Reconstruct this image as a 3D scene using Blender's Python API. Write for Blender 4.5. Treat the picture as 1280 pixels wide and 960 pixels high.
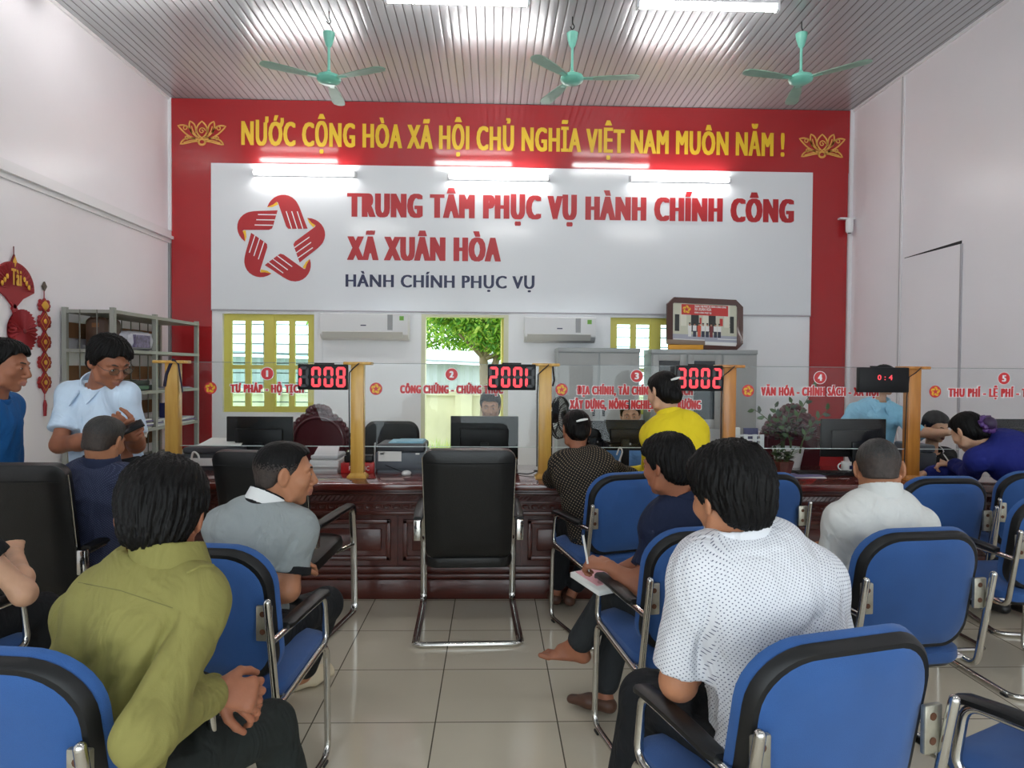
import bpy, bmesh, math, random
import numpy as np
from mathutils import Vector, Matrix

for o in list(bpy.data.objects):
    bpy.data.objects.remove(o, do_unlink=True)
SC = bpy.context.scene
COL = SC.collection
PI = math.pi

# ------------------------------------------------------------------ camera
YAW, PITCH, ROLL, FPX, CAMH = .02834, -.01998, .00788, 867.0, 1.5
FW = np.array([math.sin(YAW)*math.cos(PITCH), math.cos(YAW)*math.cos(PITCH), math.sin(PITCH)])
_r0 = np.array([math.cos(YAW), -math.sin(YAW), 0.0]); _u0 = np.cross(_r0, FW)
RT = math.cos(ROLL)*_r0 + math.sin(ROLL)*_u0
UP = np.cross(RT, FW)
CAM = np.array([0.0, 0.0, CAMH])
cd = bpy.data.cameras.new('camera')
cd.sensor_fit = 'HORIZONTAL'; cd.sensor_width = 36.0; cd.lens = FPX/1280*36.0
cd.clip_start = .05; cd.clip_end = 200
cam = bpy.data.objects.new('camera', cd); COL.objects.link(cam)
M = Matrix.Identity(4)
for i in range(3):
    M[i][0], M[i][1], M[i][2], M[i][3] = RT[i], UP[i], -FW[i], CAM[i]
cam.matrix_world = M
SC.camera = cam

# ------------------------------------------------------------------ exposure, sky, sun
SC.view_settings.view_transform = 'Standard'
SC.view_settings.look = 'None'
SC.view_settings.exposure = 0.30
SC.view_settings.gamma = 1.0
SC.view_settings.use_curve_mapping = False
TUBE_POWER = 45.0
w = bpy.data.worlds.new('overcast_sky'); SC.world = w; w.use_nodes = True
bg = w.node_tree.nodes['Background']
bg.inputs[0].default_value = (.84, .95, 1.0, 1); bg.inputs[1].default_value = 3.1
sd = bpy.data.lights.new('sun', 'SUN'); sd.energy = 1.6; sd.angle = .5; sd.color = (1, .95, .85)
so = bpy.data.objects.new('sun', sd); COL.objects.link(so); so.rotation_euler = (math.radians(-38), math.radians(12), 0)

# ------------------------------------------------------------------ small helpers
def at(x, y, Y=None, Z=None, X=None):
    """world point seen at photo pixel x, y, at the given depth Y (or height Z, or side X)"""
    d = RT*((x-640)/FPX) - UP*((y-480)/FPX) + FW
    t = Y/d[1] if Y is not None else ((Z-CAMH)/d[2] if Z is not None else X/d[0])
    return CAM + d*t

MATS = {}
def mat(name, col, rough=.5, metal=0.0, bump=0.0, bscale=200.0, stretch=None, var=0.0, vscale=6.0, spec=.5, coat=0.0,
        emit=None, estr=0.0, alpha=1.0, col2=None, sheen=0.0, wrinkle=0.0):
    if name in MATS: return MATS[name]
    m = bpy.data.materials.new(name); m.use_nodes = True
    nt = m.node_tree; N = nt.nodes; L = nt.links
    b = N['Principled BSDF']
    b.inputs['Base Color'].default_value = (*col, 1); b.inputs['Roughness'].default_value = rough
    b.inputs['Metallic'].default_value = metal; b.inputs['Specular IOR Level'].default_value = spec
    b.inputs['Coat Weight'].default_value = coat; b.inputs['Coat Roughness'].default_value = .06
    if sheen: b.inputs['Sheen Weight'].default_value = sheen
    if emit:
        b.inputs['Emission Color'].default_value = (*emit, 1); b.inputs['Emission Strength'].default_value = estr
    if bump or var:
        tc = N.new('ShaderNodeTexCoord'); mp = N.new('ShaderNodeMapping'); L.new(tc.outputs['Object'], mp.inputs[0])
        if stretch: mp.inputs['Scale'].default_value = stretch
    if var:
        n2 = N.new('ShaderNodeTexNoise'); n2.inputs['Scale'].default_value = vscale; n2.inputs['Detail'].default_value = 5
        L.new(mp.outputs[0], n2.inputs['Vector'])
        mx = N.new('ShaderNodeMix'); mx.data_type = 'RGBA'
        a = [c*(1-var) for c in col]; c2 = col2 or [min(1, c*(1+var)) for c in col]
        if col2: a = col
        mx.inputs[6].default_value = (*a, 1); mx.inputs[7].default_value = (*c2, 1)
        rp = N.new('ShaderNodeMapRange'); rp.inputs[1].default_value = .3; rp.inputs[2].default_value = .7
        L.new(n2.outputs['Fac'], rp.inputs[0]); L.new(rp.outputs[0], mx.inputs[0]); L.new(mx.outputs[2], b.inputs['Base Color'])
    if bump:
        n1 = N.new('ShaderNodeTexNoise'); n1.inputs['Scale'].default_value = bscale; n1.inputs['Detail'].default_value = 3
        L.new(mp.outputs[0], n1.inputs['Vector'])
        bp = N.new('ShaderNodeBump'); bp.inputs['Strength'].default_value = bump; bp.inputs['Distance'].default_value = .01
        L.new(n1.outputs['Fac'], bp.inputs['Height']); L.new(bp.outputs[0], b.inputs['Normal'])
        if wrinkle:
            n3 = N.new('ShaderNodeTexNoise'); n3.inputs['Scale'].default_value = 5.5; n3.inputs['Detail'].default_value = 2.5; n3.inputs['Distortion'].default_value = 1.6
            mp2 = N.new('ShaderNodeMapping'); mp2.inputs['Scale'].default_value = (1.5, 1.5, .8); mp2.inputs['Rotation'].default_value = (0, .5, 0); L.new(tc.outputs['Object'], mp2.inputs[0]); L.new(mp2.outputs[0], n3.inputs['Vector'])
            b2 = N.new('ShaderNodeBump'); b2.inputs['Strength'].default_value = wrinkle; b2.inputs['Distance'].default_value = .035
            L.new(n3.outputs['Fac'], b2.inputs['Height']); L.new(b2.outputs[0], bp.inputs['Normal'])
    MATS[name] = m
    return m

def srgb(r, g, b):
    f = lambda c: (c/255/12.92) if c/255 <= .04045 else ((c/255+.055)/1.055)**2.4
    return (f(r), f(g), f(b))

class MB:
    """collects shapes; build() links them as ONE mesh object"""
    def __init__(s): s.v = []; s.f = []; s.m = []; s.flat = []
    def add(s, vs, fs, mi=0, M=None, flat=False):
        o = len(s.v)
        if M is not None: vs = [tuple(M @ Vector(v)) for v in vs]
        s.v += [tuple(v) for v in vs]
        s.f += [tuple(i+o for i in f) for f in fs]; s.m += [mi]*len(fs); s.flat += [flat]*len(fs)
        return s
    def box(s, lo, hi, mi=0, M=None, bev=0.0):
        (x0, y0, z0), (x1, y1, z1) = lo, hi
        if bev <= 0:
            vs = [(x0,y0,z0),(x1,y0,z0),(x1,y1,z0),(x0,y1,z0),(x0,y0,z1),(x1,y0,z1),(x1,y1,z1),(x0,y1,z1)]
            fs = [(0,3,2,1),(4,5,6,7),(0,1,5,4),(1,2,6,5),(2,3,7,6),(3,0,4,7)]
            return s.add(vs, fs, mi, M)
        bm = bmesh.new(); bmesh.ops.create_cube(bm, size=1.0)
        for v in bm.verts:
            v.co = Vector((x0+(v.co.x+.5)*(x1-x0), y0+(v.co.y+.5)*(y1-y0), z0+(v.co.z+.5)*(z1-z0)))
        bev = min(bev, .48*min(abs(x1-x0), abs(y1-y0), abs(z1-z0)))
        bmesh.ops.bevel(bm, geom=list(bm.edges), offset=bev, segments=2, affect='EDGES', profile=.5)
        bm.verts.index_update()
        s.add([v.co[:] for v in bm.verts], [[v.index for v in f.verts] for f in bm.faces], mi, M); bm.free()
        return s
    def tube(s, path, r, n=10, closed=False, mi=0, M=None, caps=True, flat=1.0):
        P = [Vector(p) for p in path]; k = len(P); vs = []; fs = []
        rr = r if hasattr(r, '__len__') else [r]*k
        t0 = (P[1]-P[0]).normalized()
        a = Vector((0,0,1)) if abs(t0.z) < .9 else Vector((1,0,0))
        nrm = (a - t0*a.dot(t0)).normalized()
        for i in range(k):
            if closed: t = (P[(i+1) % k]-P[i-1]).normalized()
            else: t = (P[min(i+1,k-1)]-P[max(i-1,0)]).normalized()
            nrm = (nrm - t*nrm.dot(t)).normalized(); b = t.cross(nrm)
            for j in range(n):
                an = 2*PI*j/n
                vs.append(P[i] + nrm*(math.cos(an)*rr[i]*flat) + b*(math.sin(an)*rr[i]))
        for i in range(k if closed else k-1):
            for j in range(n):
                a0 = i*n+j; a1 = i*n+(j+1) % n; b0 = ((i+1) % k)*n+j; b1 = ((i+1) % k)*n+(j+1) % n
                fs.append((a0,a1,b1,b0))
        if caps and not closed:
            fs.append(tuple(range(n-1,-1,-1))); fs.append(tuple((k-1)*n+j for j in range(n)))
        return s.add(vs, fs, mi, M)
    def cyl(s, a, b, r, r2=None, n=16, mi=0, M=None):
        return s.tube([a, b], [r, r if r2 is None else r2], n, mi=mi, M=M)
    def lathe(s, prof, c=(0,0,0), n=24, mi=0, M=None):
        vs = []; fs = []; k = len(prof)
        for (r, z) in prof:
            for j in range(n):
                an = 2*PI*j/n; vs.append((c[0]+r*math.cos(an), c[1]+r*math.sin(an), c[2]+z))
        for i in range(k-1):
            for j in range(n):
                fs.append((i*n+j, i*n+(j+1) % n, (i+1)*n+(j+1) % n, (i+1)*n+j))
        if prof[0][0] > 1e-4: fs.append(tuple(range(n-1,-1,-1)))
        if prof[-1][0] > 1e-4: fs.append(tuple((k-1)*n+j for j in range(n)))
        return s.add(vs, fs, mi, M)
    def prism(s, poly, y0, y1, mi=0, M=None):
        """polygon of (x, z) extruded from y0 (front) to y1 (back)"""
        n = len(poly)
        ar = sum(poly[i][0]*poly[(i+1) % n][1]-poly[(i+1) % n][0]*poly[i][1] for i in range(n))
        if ar < 0: poly = poly[::-1]
        vs = [(p[0], y0, p[1]) for p in poly]+[(p[0], y1, p[1]) for p in poly]
        fs = [tuple(range(n)), tuple(range(2*n-1, n-1, -1))]
        for i in range(n):
            j = (i+1) % n; fs.append((i, i+n, j+n, j))
        return s.add(vs, fs, mi, M)
    def rings(s, rings, mi=0, M=None, cap0=True, cap1=True):
        n = len(rings[0]); vs = [p for r in rings for p in r]; fs = []
        for i in range(len(rings)-1):
            for j in range(n):
                fs.append((i*n+j, i*n+(j+1) % n, (i+1)*n+(j+1) % n, (i+1)*n+j))
        if cap0: fs.append(tuple(range(n-1,-1,-1)))
        if cap1: fs.append(tuple((len(rings)-1)*n+j for j in range(n)))
        return s.add(vs, fs, mi, M)
    def ball(s, c, r, mi=0, nu=16, nv=10, M=None):
        r = r if hasattr(r, '__len__') else (r, r, r); vs = []; fs = []
        for i in range(nv+1):
            ph = PI*i/nv
            for j in range(nu):
                th = 2*PI*j/nu
                vs.append((c[0]+r[0]*math.sin(ph)*math.cos(th), c[1]+r[1]*math.sin(ph)*math.sin(th), c[2]-r[2]*math.cos(ph)))
        for i in range(nv):
            for j in range(nu):
                fs.append((i*nu+j, i*nu+(j+1) % nu, (i+1)*nu+(j+1) % nu, (i+1)*nu+j))
        return s.add(vs, fs, mi, M)
    def mesh(s, name, mats, angle=40):
        me = bpy.data.meshes.new(name); me.from_pydata(s.v, [], s.f)
        for m in (mats if isinstance(mats, (list, tuple)) else [mats]): me.materials.append(m)
        me.polygons.foreach_set('material_index', s.m)
        me.polygons.foreach_set('use_smooth', [not q for q in s.flat])
        me.update()
        me.set_sharp_from_angle(angle=math.radians(angle))
        return me
    def build(s, name, mats, parent=None, off=None, angle=40):
        if off is not None: s.v = [(v[0]-off[0], v[1]-off[1], v[2]-off[2]) for v in s.v]
        o = bpy.data.objects.new(name, s.mesh(name, mats, angle)); COL.objects.link(o)
        if parent is not None: o.parent = parent
        return o

def tag(o, label=None, cat=None, group=None, kind=None):
    if label: o['label'] = label
    if cat: o['category'] = cat
    if group: o['group'] = group
    if kind: o['kind'] = kind
    return o
def thing(name, label, cat, loc=(0,0,0), rz=0.0, group=None):
    o = bpy.data.objects.new(name, None); COL.objects.link(o)
    o.location = tuple(float(c) for c in loc); o.rotation_euler = (0,0,rz); o.empty_display_size = .1
    return tag(o, label, cat, group)
KIDS = {}
def copy_tree(o, loc=None, rz=None, label=None, parent=None):
    c = o.copy(); COL.objects.link(c)
    if parent is not None: c.parent = parent
    if loc is not None: c.location = tuple(float(v) for v in loc)
    if rz is not None: c.rotation_euler = (0,0,rz)
    if label: c['label'] = label
    for ch in [x for x in bpy.data.objects if x.parent == o]:
        copy_tree(ch, parent=c)
    return c
def struct(o): o['kind'] = 'structure'; return o

def round_path(pts, rad, n=6, closed=False):
    P = [Vector(p) for p in pts]; out = []
    k = len(P)
    for i in range(k):
        if not closed and i in (0, k-1): out.append(P[i]); continue
        a, b, c = P[i-1], P[i], P[(i+1) % k]
        u = (a-b); v = (c-b); r = min(rad, .48*u.length, .48*v.length)
        u.normalize(); v.normalize()
        p0 = b+u*r; p1 = b+v*r
        for j in range(n+1):
            t = j/n; out.append(p0*(1-t)**2 + b*2*t*(1-t) + p1*t*t)
    return out
def rrect(w, h, rt, rb, n=7):
    """rounded outline (x, z) centred on 0, top radius rt, bottom radius rb, counter-clockwise"""
    pts = []
    for cx, cz, r, a0 in ((w/2-rb, -h/2+rb, rb, -90), (w/2-rt, h/2-rt, rt, 0), (-w/2+rt, h/2-rt, rt, 90), (-w/2+rb, -h/2+rb, rb, 180)):
        for j in range(n+1):
            a = math.radians(a0+90*j/n); pts.append((cx+r*math.cos(a), cz+r*math.sin(a)))
    return pts
def off_outline(pts, d):
    """shrink an outline by about d"""
    xs = [p[0] for p in pts]; zs = [p[1] for p in pts]
    cx = (max(xs)+min(xs))/2; cz = (max(zs)+min(zs))/2; w = (max(xs)-min(xs))/2; h = (max(zs)-min(zs))/2
    return [(cx+(p[0]-cx)*(w-d)/w, cz+(p[1]-cz)*(h-d)/h) for p in pts]
def slab(mb, outline, steps, warp=lambda x, y, z: (x, y, z), mi=0, M=None):
    """loft of shrunken outlines: steps = [(inset, y)], closed by inner rings so that the caps can bulge"""
    rings = []
    for d, y in steps:
        rings.append([warp(p[0], y, p[1]) for p in off_outline(outline, d)])
    mb.rings(rings, mi, M)

# text as meshes -----------------------------------------------------------
def text_polys(txt, bold=.0, space=1.0, res=3):
    cu = bpy.data.curves.new('t', 'FONT'); cu.body = txt; cu.size = 1.0; cu.fill_mode = 'FRONT'; cu.resolution_u = res
    cu.offset = bold; cu.space_character = space
    o = bpy.data.objects.new('t', cu); COL.objects.link(o)
    dg = bpy.context.evaluated_depsgraph_get(); me = bpy.data.meshes.new_from_object(o.evaluated_get(dg))
    vs = [(v.co.x, v.co.y) for v in me.vertices]; fs = []
    for p in me.polygons:
        q = tuple(p.vertices); ar = sum(vs[q[i-1]][0]*vs[q[i]][1]-vs[q[i]][0]*vs[q[i-1]][1] for i in range(len(q)))
        if abs(ar) > 1e-9: fs.append(q if ar > 0 else q[::-1])
    bpy.data.objects.remove(o, do_unlink=True); bpy.data.curves.remove(cu); bpy.data.meshes.remove(me)
    return vs, fs
CAPH = None
def lettering(mb, txt, x0, x1, z0, cap, y, bold=.012, wide=0.0, mi=0, slope=0.0, th=0.0):
    """flat letters facing -Y between world x0 and x1, baseline z0, capital height cap; 'wide' thickens the stems sideways"""
    global CAPH
    if CAPH is None:
        v, f = text_polys('H'); CAPH = max(p[1] for p in v)
    sp = 1.0+wide*1.6/max(x1-x0, .01)*len(txt)
    plain = txt.replace('Ơ', 'O').replace('Ớ', 'Ó').replace('Ờ', 'Ò')
    vs, fs = text_polys(plain, 0.0, sp)
    for i_, c_ in enumerate(txt):        # the horned O is drawn as an O with its horn added
        if c_ in 'ƠỚỜ':
            xr = max(p[0] for p in text_polys(plain[:i_]+'O', 0.0, sp)[0]); o_ = len(vs)
            horn = [(-.14, .58), (-.03, .65), (.005, .70), (.0, .80), (.075, .80), (.08, .69), (.03, .60), (-.06, .52)]
            vs += [(xr+a_, b_) for a_, b_ in horn]; fs += [(o_, o_+7, o_+6, o_+1), (o_+1, o_+6, o_+5, o_+2), (o_+2, o_+5, o_+4, o_+3)]
    mn = min(v[0] for v in vs); mx = max(v[0] for v in vs)
    sx = (x1-x0-2*wide)/(mx-mn); sz = cap/CAPH
    hb = max(0, bold)*cap*.9
    shifts = [(sx_, sz_) for sx_ in ([0.0] if wide <= 0 else [-wide, -wide*.5, 0.0, wide*.5, wide]) for sz_ in ([0.0] if hb <= 0 else [-hb, 0.0, hb])]
    clean = []
    for f in fs:
        if len(set(f)) == len(f): clean.append(f)
    fs = clean
    for k, (sh, sv) in enumerate(shifts):
        mb.add([(x0+wide+(v[0]-mn)*sx+sh, y-k*.00004, z0+hb+v[1]*(sz-2*hb/CAPH)+sv+slope*((v[0]-mn)*sx)) for v in vs], fs, mi, flat=True)
# ================================================================== the room
XL, XR, YB, ZC, YF = -3.85, 4.36, 8.4, 4.69, -2.6
XO, YO = 0, 0

# --- floor: glossy cream tiles, 0.521 m
def floor_mat():
    m = bpy.data.materials.new('floor_tiles'); m.use_nodes = True; nt = m.node_tree; N = nt.nodes; L = nt.links
    b = N['Principled BSDF']; tc = N.new('ShaderNodeTexCoord'); mp = N.new('ShaderNodeMapping')
    T = .5205; x0 = at(569, 749.4, Z=0)[0]; y0 = at(600, 788, Z=0)[1]
    mp.inputs['Location'].default_value = (-x0/T, -y0/T, 0); mp.inputs['Scale'].default_value = (1/T, 1/T, 1)
    L.new(tc.outputs['Object'], mp.inputs[0])
    br = N.new('ShaderNodeTexBrick'); br.offset = 0; br.squash = 1
    for k, v in (('Scale', 1), ('Mortar Size', .0055), ('Mortar Smooth', .0), ('Bias', 0), ('Brick Width', 1), ('Row Height', 1)): br.inputs[k].default_value = v
    br.inputs['Color1'].default_value = (*srgb(214, 204, 184), 1); br.inputs['Color2'].default_value = (*srgb(208, 198, 177), 1); br.inputs['Mortar'].default_value = (*srgb(98, 90, 78), 1)
    L.new(mp.outputs[0], br.inputs['Vector'])
    n = N.new('ShaderNodeTexNoise'); n.inputs['Scale'].default_value = 2.2; n.inputs['Detail'].default_value = 6; L.new(tc.outputs['Object'], n.inputs['Vector'])
    mx = N.new('ShaderNodeMix'); mx.data_type = 'RGBA'; mx.blend_type = 'MULTIPLY'; mx.inputs[0].default_value = .35
    L.new(br.outputs['Color'], mx.inputs[6]); L.new(n.outputs['Color'], mx.inputs[7])
    cr = N.new('ShaderNodeMapRange'); cr.inputs[3].default_value = .75; cr.inputs[4].default_value = 1.1; L.new(n.outputs['Fac'], cr.inputs[0])
    L.new(cr.outputs[0], mx.inputs[7]); L.new(mx.outputs[2], b.inputs['Base Color'])
    b.inputs['Roughness'].default_value = .10; b.inputs['Specular IOR Level'].default_value = .55
    bp = N.new('ShaderNodeBump'); bp.inputs['Strength'].default_value = .25; bp.inputs['Distance'].default_value = .002; bp.invert = True
    L.new(br.outputs['Fac'], bp.inputs['Height']); L.new(bp.outputs[0], b.inputs['Normal'])
    return m
f = MB(); f.box((XL-.2, YF-.3, -.12), (XR+.2, YB+.2, 0)); struct(f.build('floor', floor_mat()))

# --- ceiling: narrow silver grey strips running away from the camera, each slightly crowned with a groove beside it
M_CEIL = mat('ceiling_strips', srgb(178, 181, 184), rough=.2, metal=.22, var=.08, vscale=1.5, stretch=(3, .25, 1), spec=.6)
M_CEILG = mat('ceiling_grooves', srgb(96, 92, 94), rough=.5)
c = MB(); pit = .08; n = int((XR-XL)/pit)+1
for i in range(n):
    x0 = XL+i*pit; x1 = min(x0+pit, XR+.05)
    pr = [(0, .004), (.035, .004), (.06, .0), (.25, -.0012), (.5, -.0016), (.75, -.0012), (.94, .0), (.965, .004), (1, .004)]
    vs = []
    for u, z in pr:
        vs.append((x0+(x1-x0)*u, YF, ZC+z)); vs.append((x0+(x1-x0)*u, YB+.02, ZC+z))
    for k in range(len(pr)-1):
        a = 2*k; c.add([vs[a], vs[a+2], vs[a+3], vs[a+1]], [(3, 2, 1, 0)], 1 if k in (0, 1, 6, 7) else 0)
c.box((XL-.2, YF-.2, ZC+.02), (XR+.2, YB+.2, ZC+.12))
struct(c.build('ceiling', [M_CEIL, M_CEILG]))

# --- side walls of glossy white panels
M_WALL = mat('white_wall_panel', srgb(241, 237, 241), rough=.32, spec=.4, var=.03, vscale=.7)
M_WALLB = mat('white_rear_panel', srgb(242, 243, 245), rough=.3, spec=.4, var=.02, vscale=.6)
M_TRIMW = mat('white_trim', srgb(232, 230, 232), rough=.4)
M_SEAM = mat('panel_joint', srgb(176, 172, 178), rough=.5)
M_ALU = mat('grey_aluminium', srgb(150, 150, 152), rough=.35, metal=.7)
wl = MB(); wl.box((XL-.15, YF, 0), (XL, YB, 3.04)); wl.box((XL-.15, YF, 3.04), (XL-.0, YB, ZC)); struct(wl.build('wall_left', M_WALL))
t = MB(); t.box((XL, YF, 3.02), (XL+.055, YB, 3.055)); t.box((XL, YF, 3.055), (XL+.028, YB, 3.12)); t.box((XL, YF, 2.975), (XL+.02, YB, 3.02)); struct(t.build('trim_1', M_TRIMW))
t = MB(); t.box((XL, YB-.05, 0), (XL+.03, YB, 2.975)); struct(t.build('trim_2', M_ALU))
t = MB(); t.box((XL, YB-.04, 3.12), (XL+.035, YB, ZC)); struct(t.build('trim_3', M_TRIMW))
t = MB(); t.box((XR-.04, YB-.05, 0), (XR, YB, ZC)); struct(t.build('trim_4', M_TRIMW))
t = MB(); t.box((XL, YF, ZC-.03), (XL+.02, YB, ZC)); t.box((XR-.02, YF, ZC-.03), (XR, YB, ZC)); struct(t.build('trim_5', M_TRIMW))
wr = MB(); wr.box((XR, YF, 0), (XR+.15, YB, ZC))
yseam = at(1127, 250, X=XR)[1]
struct(wr.build('wall_right', M_WALL))
s = MB(); s.box((XR-.012, yseam-.03, 0), (XR, yseam+.03, ZC)); s.box((XR-.014, yseam-.006, 0), (XR-.011, yseam+.006, ZC), 1); struct(s.build('trim_6', [M_TRIMW, M_SEAM]))
# blocked-up doorway in the right wall: a panel with a dark gap above it
p0, p1 = at(1131, 321, X=XR), at(1203, 302, X=XR)
M_DARK = mat('dark_gap', (.02, .02, .022), rough=.9)
d = MB(); d.box((XR-.010, p1[1], 0), (XR, p0[1], p1[2]-.02)); d.box((XR-.013, p1[1]-.012, 0), (XR, p1[1]+.012, p1[2]-.02), 1)
zt = p1[2]; d.add([(XR-.004, p0[1], zt-.012), (XR-.004, p1[1], zt-.018), (XR-.004, p1[1], zt+.012), (XR-.004, p0[1], zt-.006)], [(0, 1, 2, 3)], 2)
struct(d.build('door_1', [M_WALL, M_SEAM, M_DARK]))
# rear wall, behind the camera, with wide open doorways to the yard
M_REAR = M_WALL
r = MB(); r.box((XL, YF-.15, 3.5), (XR, YF, ZC))
for a, b in ((XL, XL+.5), (XL+2.9, XL+3.3), (XL+5.2, XL+5.6), (XR-.5, XR)): r.box((a, YF-.15, 0), (b, YF, 3.5))
struct(r.build('wall_rear', M_REAR))

# --- back wall with three window openings
def wz(px, py): p = at(px, py, Y=YB); return p[0], p[2]
W1 = (-3.23, -2.14, .97, 2.15); W2 = (-.86, .19, .02, 2.165); W3 = (1.43, 2.55, .97, 2.15)
b = MB(); xs = [XL, W1[0], W1[1], W2[0], W2[1], W3[0], W3[1], XR]
for i in range(0, 7, 2): b.box((xs[i], YB, 0), (xs[i+1], YB+.16, ZC))
for (x0, x1, z0, z1) in (W1, W2, W3):
    b.box((x0, YB, z1), (x1, YB+.16, ZC))
    if z0 > .1: b.box((x0, YB, 0), (x1, YB+.16, z0))
for (x0, x1) in ((W1[1], W1[1]+.10), (W2[0]-.09, W2[0]), (W2[1], W2[1]+.08)): b.box((x0, YB-.012, 0), (x1, YB, 2.19))
struct(b.build('wall_back', M_WALLB))
M_YEL = mat('yellow_window_paint', srgb(222, 212, 104), rough=.45)
M_CREAMF = mat('cream_door_frame', srgb(222, 222, 190), rough=.45)
M_BAR = mat('dark_window_bar', (.10, .14, .13), rough=.5)
def glass_mat(name, tint, fac=.5):
    m = bpy.data.materials.new(name); m.use_nodes = True; nt = m.node_tree; N = nt.nodes; L = nt.links
    N.remove(N['Principled BSDF']); out = N['Material Output']
    tr = N.new('ShaderNodeBsdfTransparent'); tr.inputs[0].default_value = (*tint, 1)
    gl = N.new('ShaderNodeBsdfGlossy'); gl.inputs['Roughness'].default_value = .01
    fr = N.new('ShaderNodeFresnel'); fr.inputs[0].default_value = 1.5
    mu = N.new('ShaderNodeMath'); mu.operation = 'MULTIPLY'; mu.inputs[1].default_value = fac
    L.new(fr.outputs[0], mu.inputs[0]); mx = N.new('ShaderNodeMixShader')
    L.new(mu.outputs[0], mx.inputs[0]); L.new(tr.outputs[0], mx.inputs[1]); L.new(gl.outputs[0], mx.inputs[2]); L.new(mx.outputs[0], out.inputs[0])
    return m
M_PANE = glass_mat('window_glass', (.88, .98, .97)); M_SCREEN = glass_mat('counter_glass', (.982, .99, .988), .4)
def yellow_window(name, W):
    x0, x1, z0, z1 = W; y0, y1 = YB+.05, YB+.10
    o = MB(); o.box((x0, y0, z0), (x0+.07, y1, z1)); o.box((x1-.07, y0, z0), (x1, y1, z1)); o.box((x0+.002, y0+.002, z1-.08), (x1-.002, y1-.002, z1-.001)); o.box((x0+.002, y0+.002, z0+.001), (x1-.002, y1-.002, z0+.07))
    xm = (x0+x1)/2; o.box((xm-.05, y0-.01, z0+.002), (xm+.05, y1+.003, z1-.002))
    zm = z0+(z1-z0)*.46; o.box((x0+.003, y0+.004, zm-.025), (x1-.003, y1-.004, zm+.025))
    root = struct(o.build(name, M_YEL))
    for (a, b_) in ((x0+.07, xm-.05), (xm+.05, x1-.07)):
        s = MB(); m_ = (a+b_)/2; s.box((m_-.035, y0+.005, z0+.07), (m_+.035, y1-.005, z1-.08)); s.box((a, y0+.01, z0+.07), (a+.02, y1-.01, z1-.08)); s.box((b_-.02, y0+.01, z0+.07), (b_, y1-.01, z1-.08))
        s.build('sash', M_YEL, root)
        p = MB(); p.box((a+.02, y1-.02, z0+.07), (b_-.02, y1-.014, z1-.08)); p.build('pane', M_PANE, root)
    g = MB(); nb = 9
    for k in range(nb):
        z = z0+.12+(z1-z0-.24)*k/(nb-1); g.box((x0+.07, y1+.005, z-.006), (x1-.07, y1+.017, z+.006))
    g.build('window_bars', M_BAR, root)
    return root
yellow_window('window_1', W1); yellow_window('window_3', W3)
x0, x1, z0, z1 = W2
o = MB()
for a, b_ in ((x0, x0+.05), (x1-.055, x1)): o.box((a, YB-.01, z0), (b_, YB+.13, z1))
o.box((x0+.002, YB-.008, z1-.03), (x1-.002, YB+.128, z1-.001)); w2 = struct(o.build('window_2', M_CREAMF))
o = MB(); o.box((x1-.085, YB+.10, z0), (x1-.055, YB+.62, z1-.04)); o.build('open_shutter', M_YEL, w2)

# --- outside: lawn, cream wall, grey shed, trees
M_LAWN = mat('lawn_grass', srgb(96, 132, 44), rough=.9, var=.5, vscale=5, bump=.8, bscale=40, col2=srgb(140, 156, 76))
g = MB(); g.box((-16, YB+.2, -.25), (16, 40, -.12)); struct(g.build('ground_outside', M_LAWN))
g = MB(); rg = random.Random(3)
for i in range(2600):
    x = rg.uniform(-2.6, 1.6); y = rg.uniform(YB+.5, 13.2); h = rg.uniform(.10, .42); a = rg.uniform(0, PI); l = rg.uniform(-.12, .12)
    dx, dy = math.cos(a)*.014, math.sin(a)*.014
    g.add([(x-dx, y-dy, -.12), (x+dx, y+dy, -.12), (x+l, y+l*.5, -.12+h)], [(0, 1, 2)], i % 2)
tag(g.build('lawn_grass_blades', [mat('grass_blade', srgb(150, 190, 60), rough=.7), mat('grass_blade_yellow', srgb(200, 205, 100), rough=.7)]), 'bright green grass growing outside the open middle window', 'grass', kind='stuff')
M_CREAMW = mat('cream_outdoor_wall', srgb(200, 192, 166), rough=.8, var=.12, vscale=2)
g = MB(); g.box((-7, 13.4, -.15), (6, 13.6, 1.05)); g.box((-7, 13.36, 1.0), (6, 13.64, 1.1))
for x in (-4.2, -1.9, -.55, 1.4, 3.6): g.box((x-.16, 13.3, -.15), (x+.16, 13.65, 1.12))
tag(g.build('garden_wall', M_CREAMW), 'low cream garden wall with piers seen through the open middle window', 'wall')
M_SHED = mat('grey_shed_sheet', srgb(170, 180, 184), rough=.6); M_SHEDR = mat('shed_roof', srgb(150, 160, 165), rough=.5)
sh = thing('shed', 'pale grey corrugated shed beyond the cream garden wall outside', 'shed', (-3.2, 17, 0))
g = MB(); n = 70; vs = []
for i in range(n+1):
    x = -3.2+6.4*i/n; y = -1+(.04 if i % 2 else 0); vs += [(x, y, -.12), (x, y, 1.78-.18*i/n)]
g.add(vs, [(2*i, 2*i+2, 2*i+3, 2*i+1) for i in range(n)]); g.box((-3.2, -.95, -.12), (3.2, 2, 1.58)); g.build('shed_wall', M_SHED, sh, angle=20)
g = MB(); g.add([(-3.4, -1.3, 1.86), (3.4, -1.3, 1.62), (3.4, 2.2, 1.94), (-3.4, 2.2, 2.16), (-3.4, -1.3, 1.91), (3.4, -1.3, 1.67), (3.4, 2.2, 1.99), (-3.4, 2.2, 2.21)], [(0,3,2,1),(4,5,6,7),(0,1,5,4),(1,2,6,5),(2,3,7,6),(3,0,4,7)]); g.build('shed_roof', M_SHEDR, sh)
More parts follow.
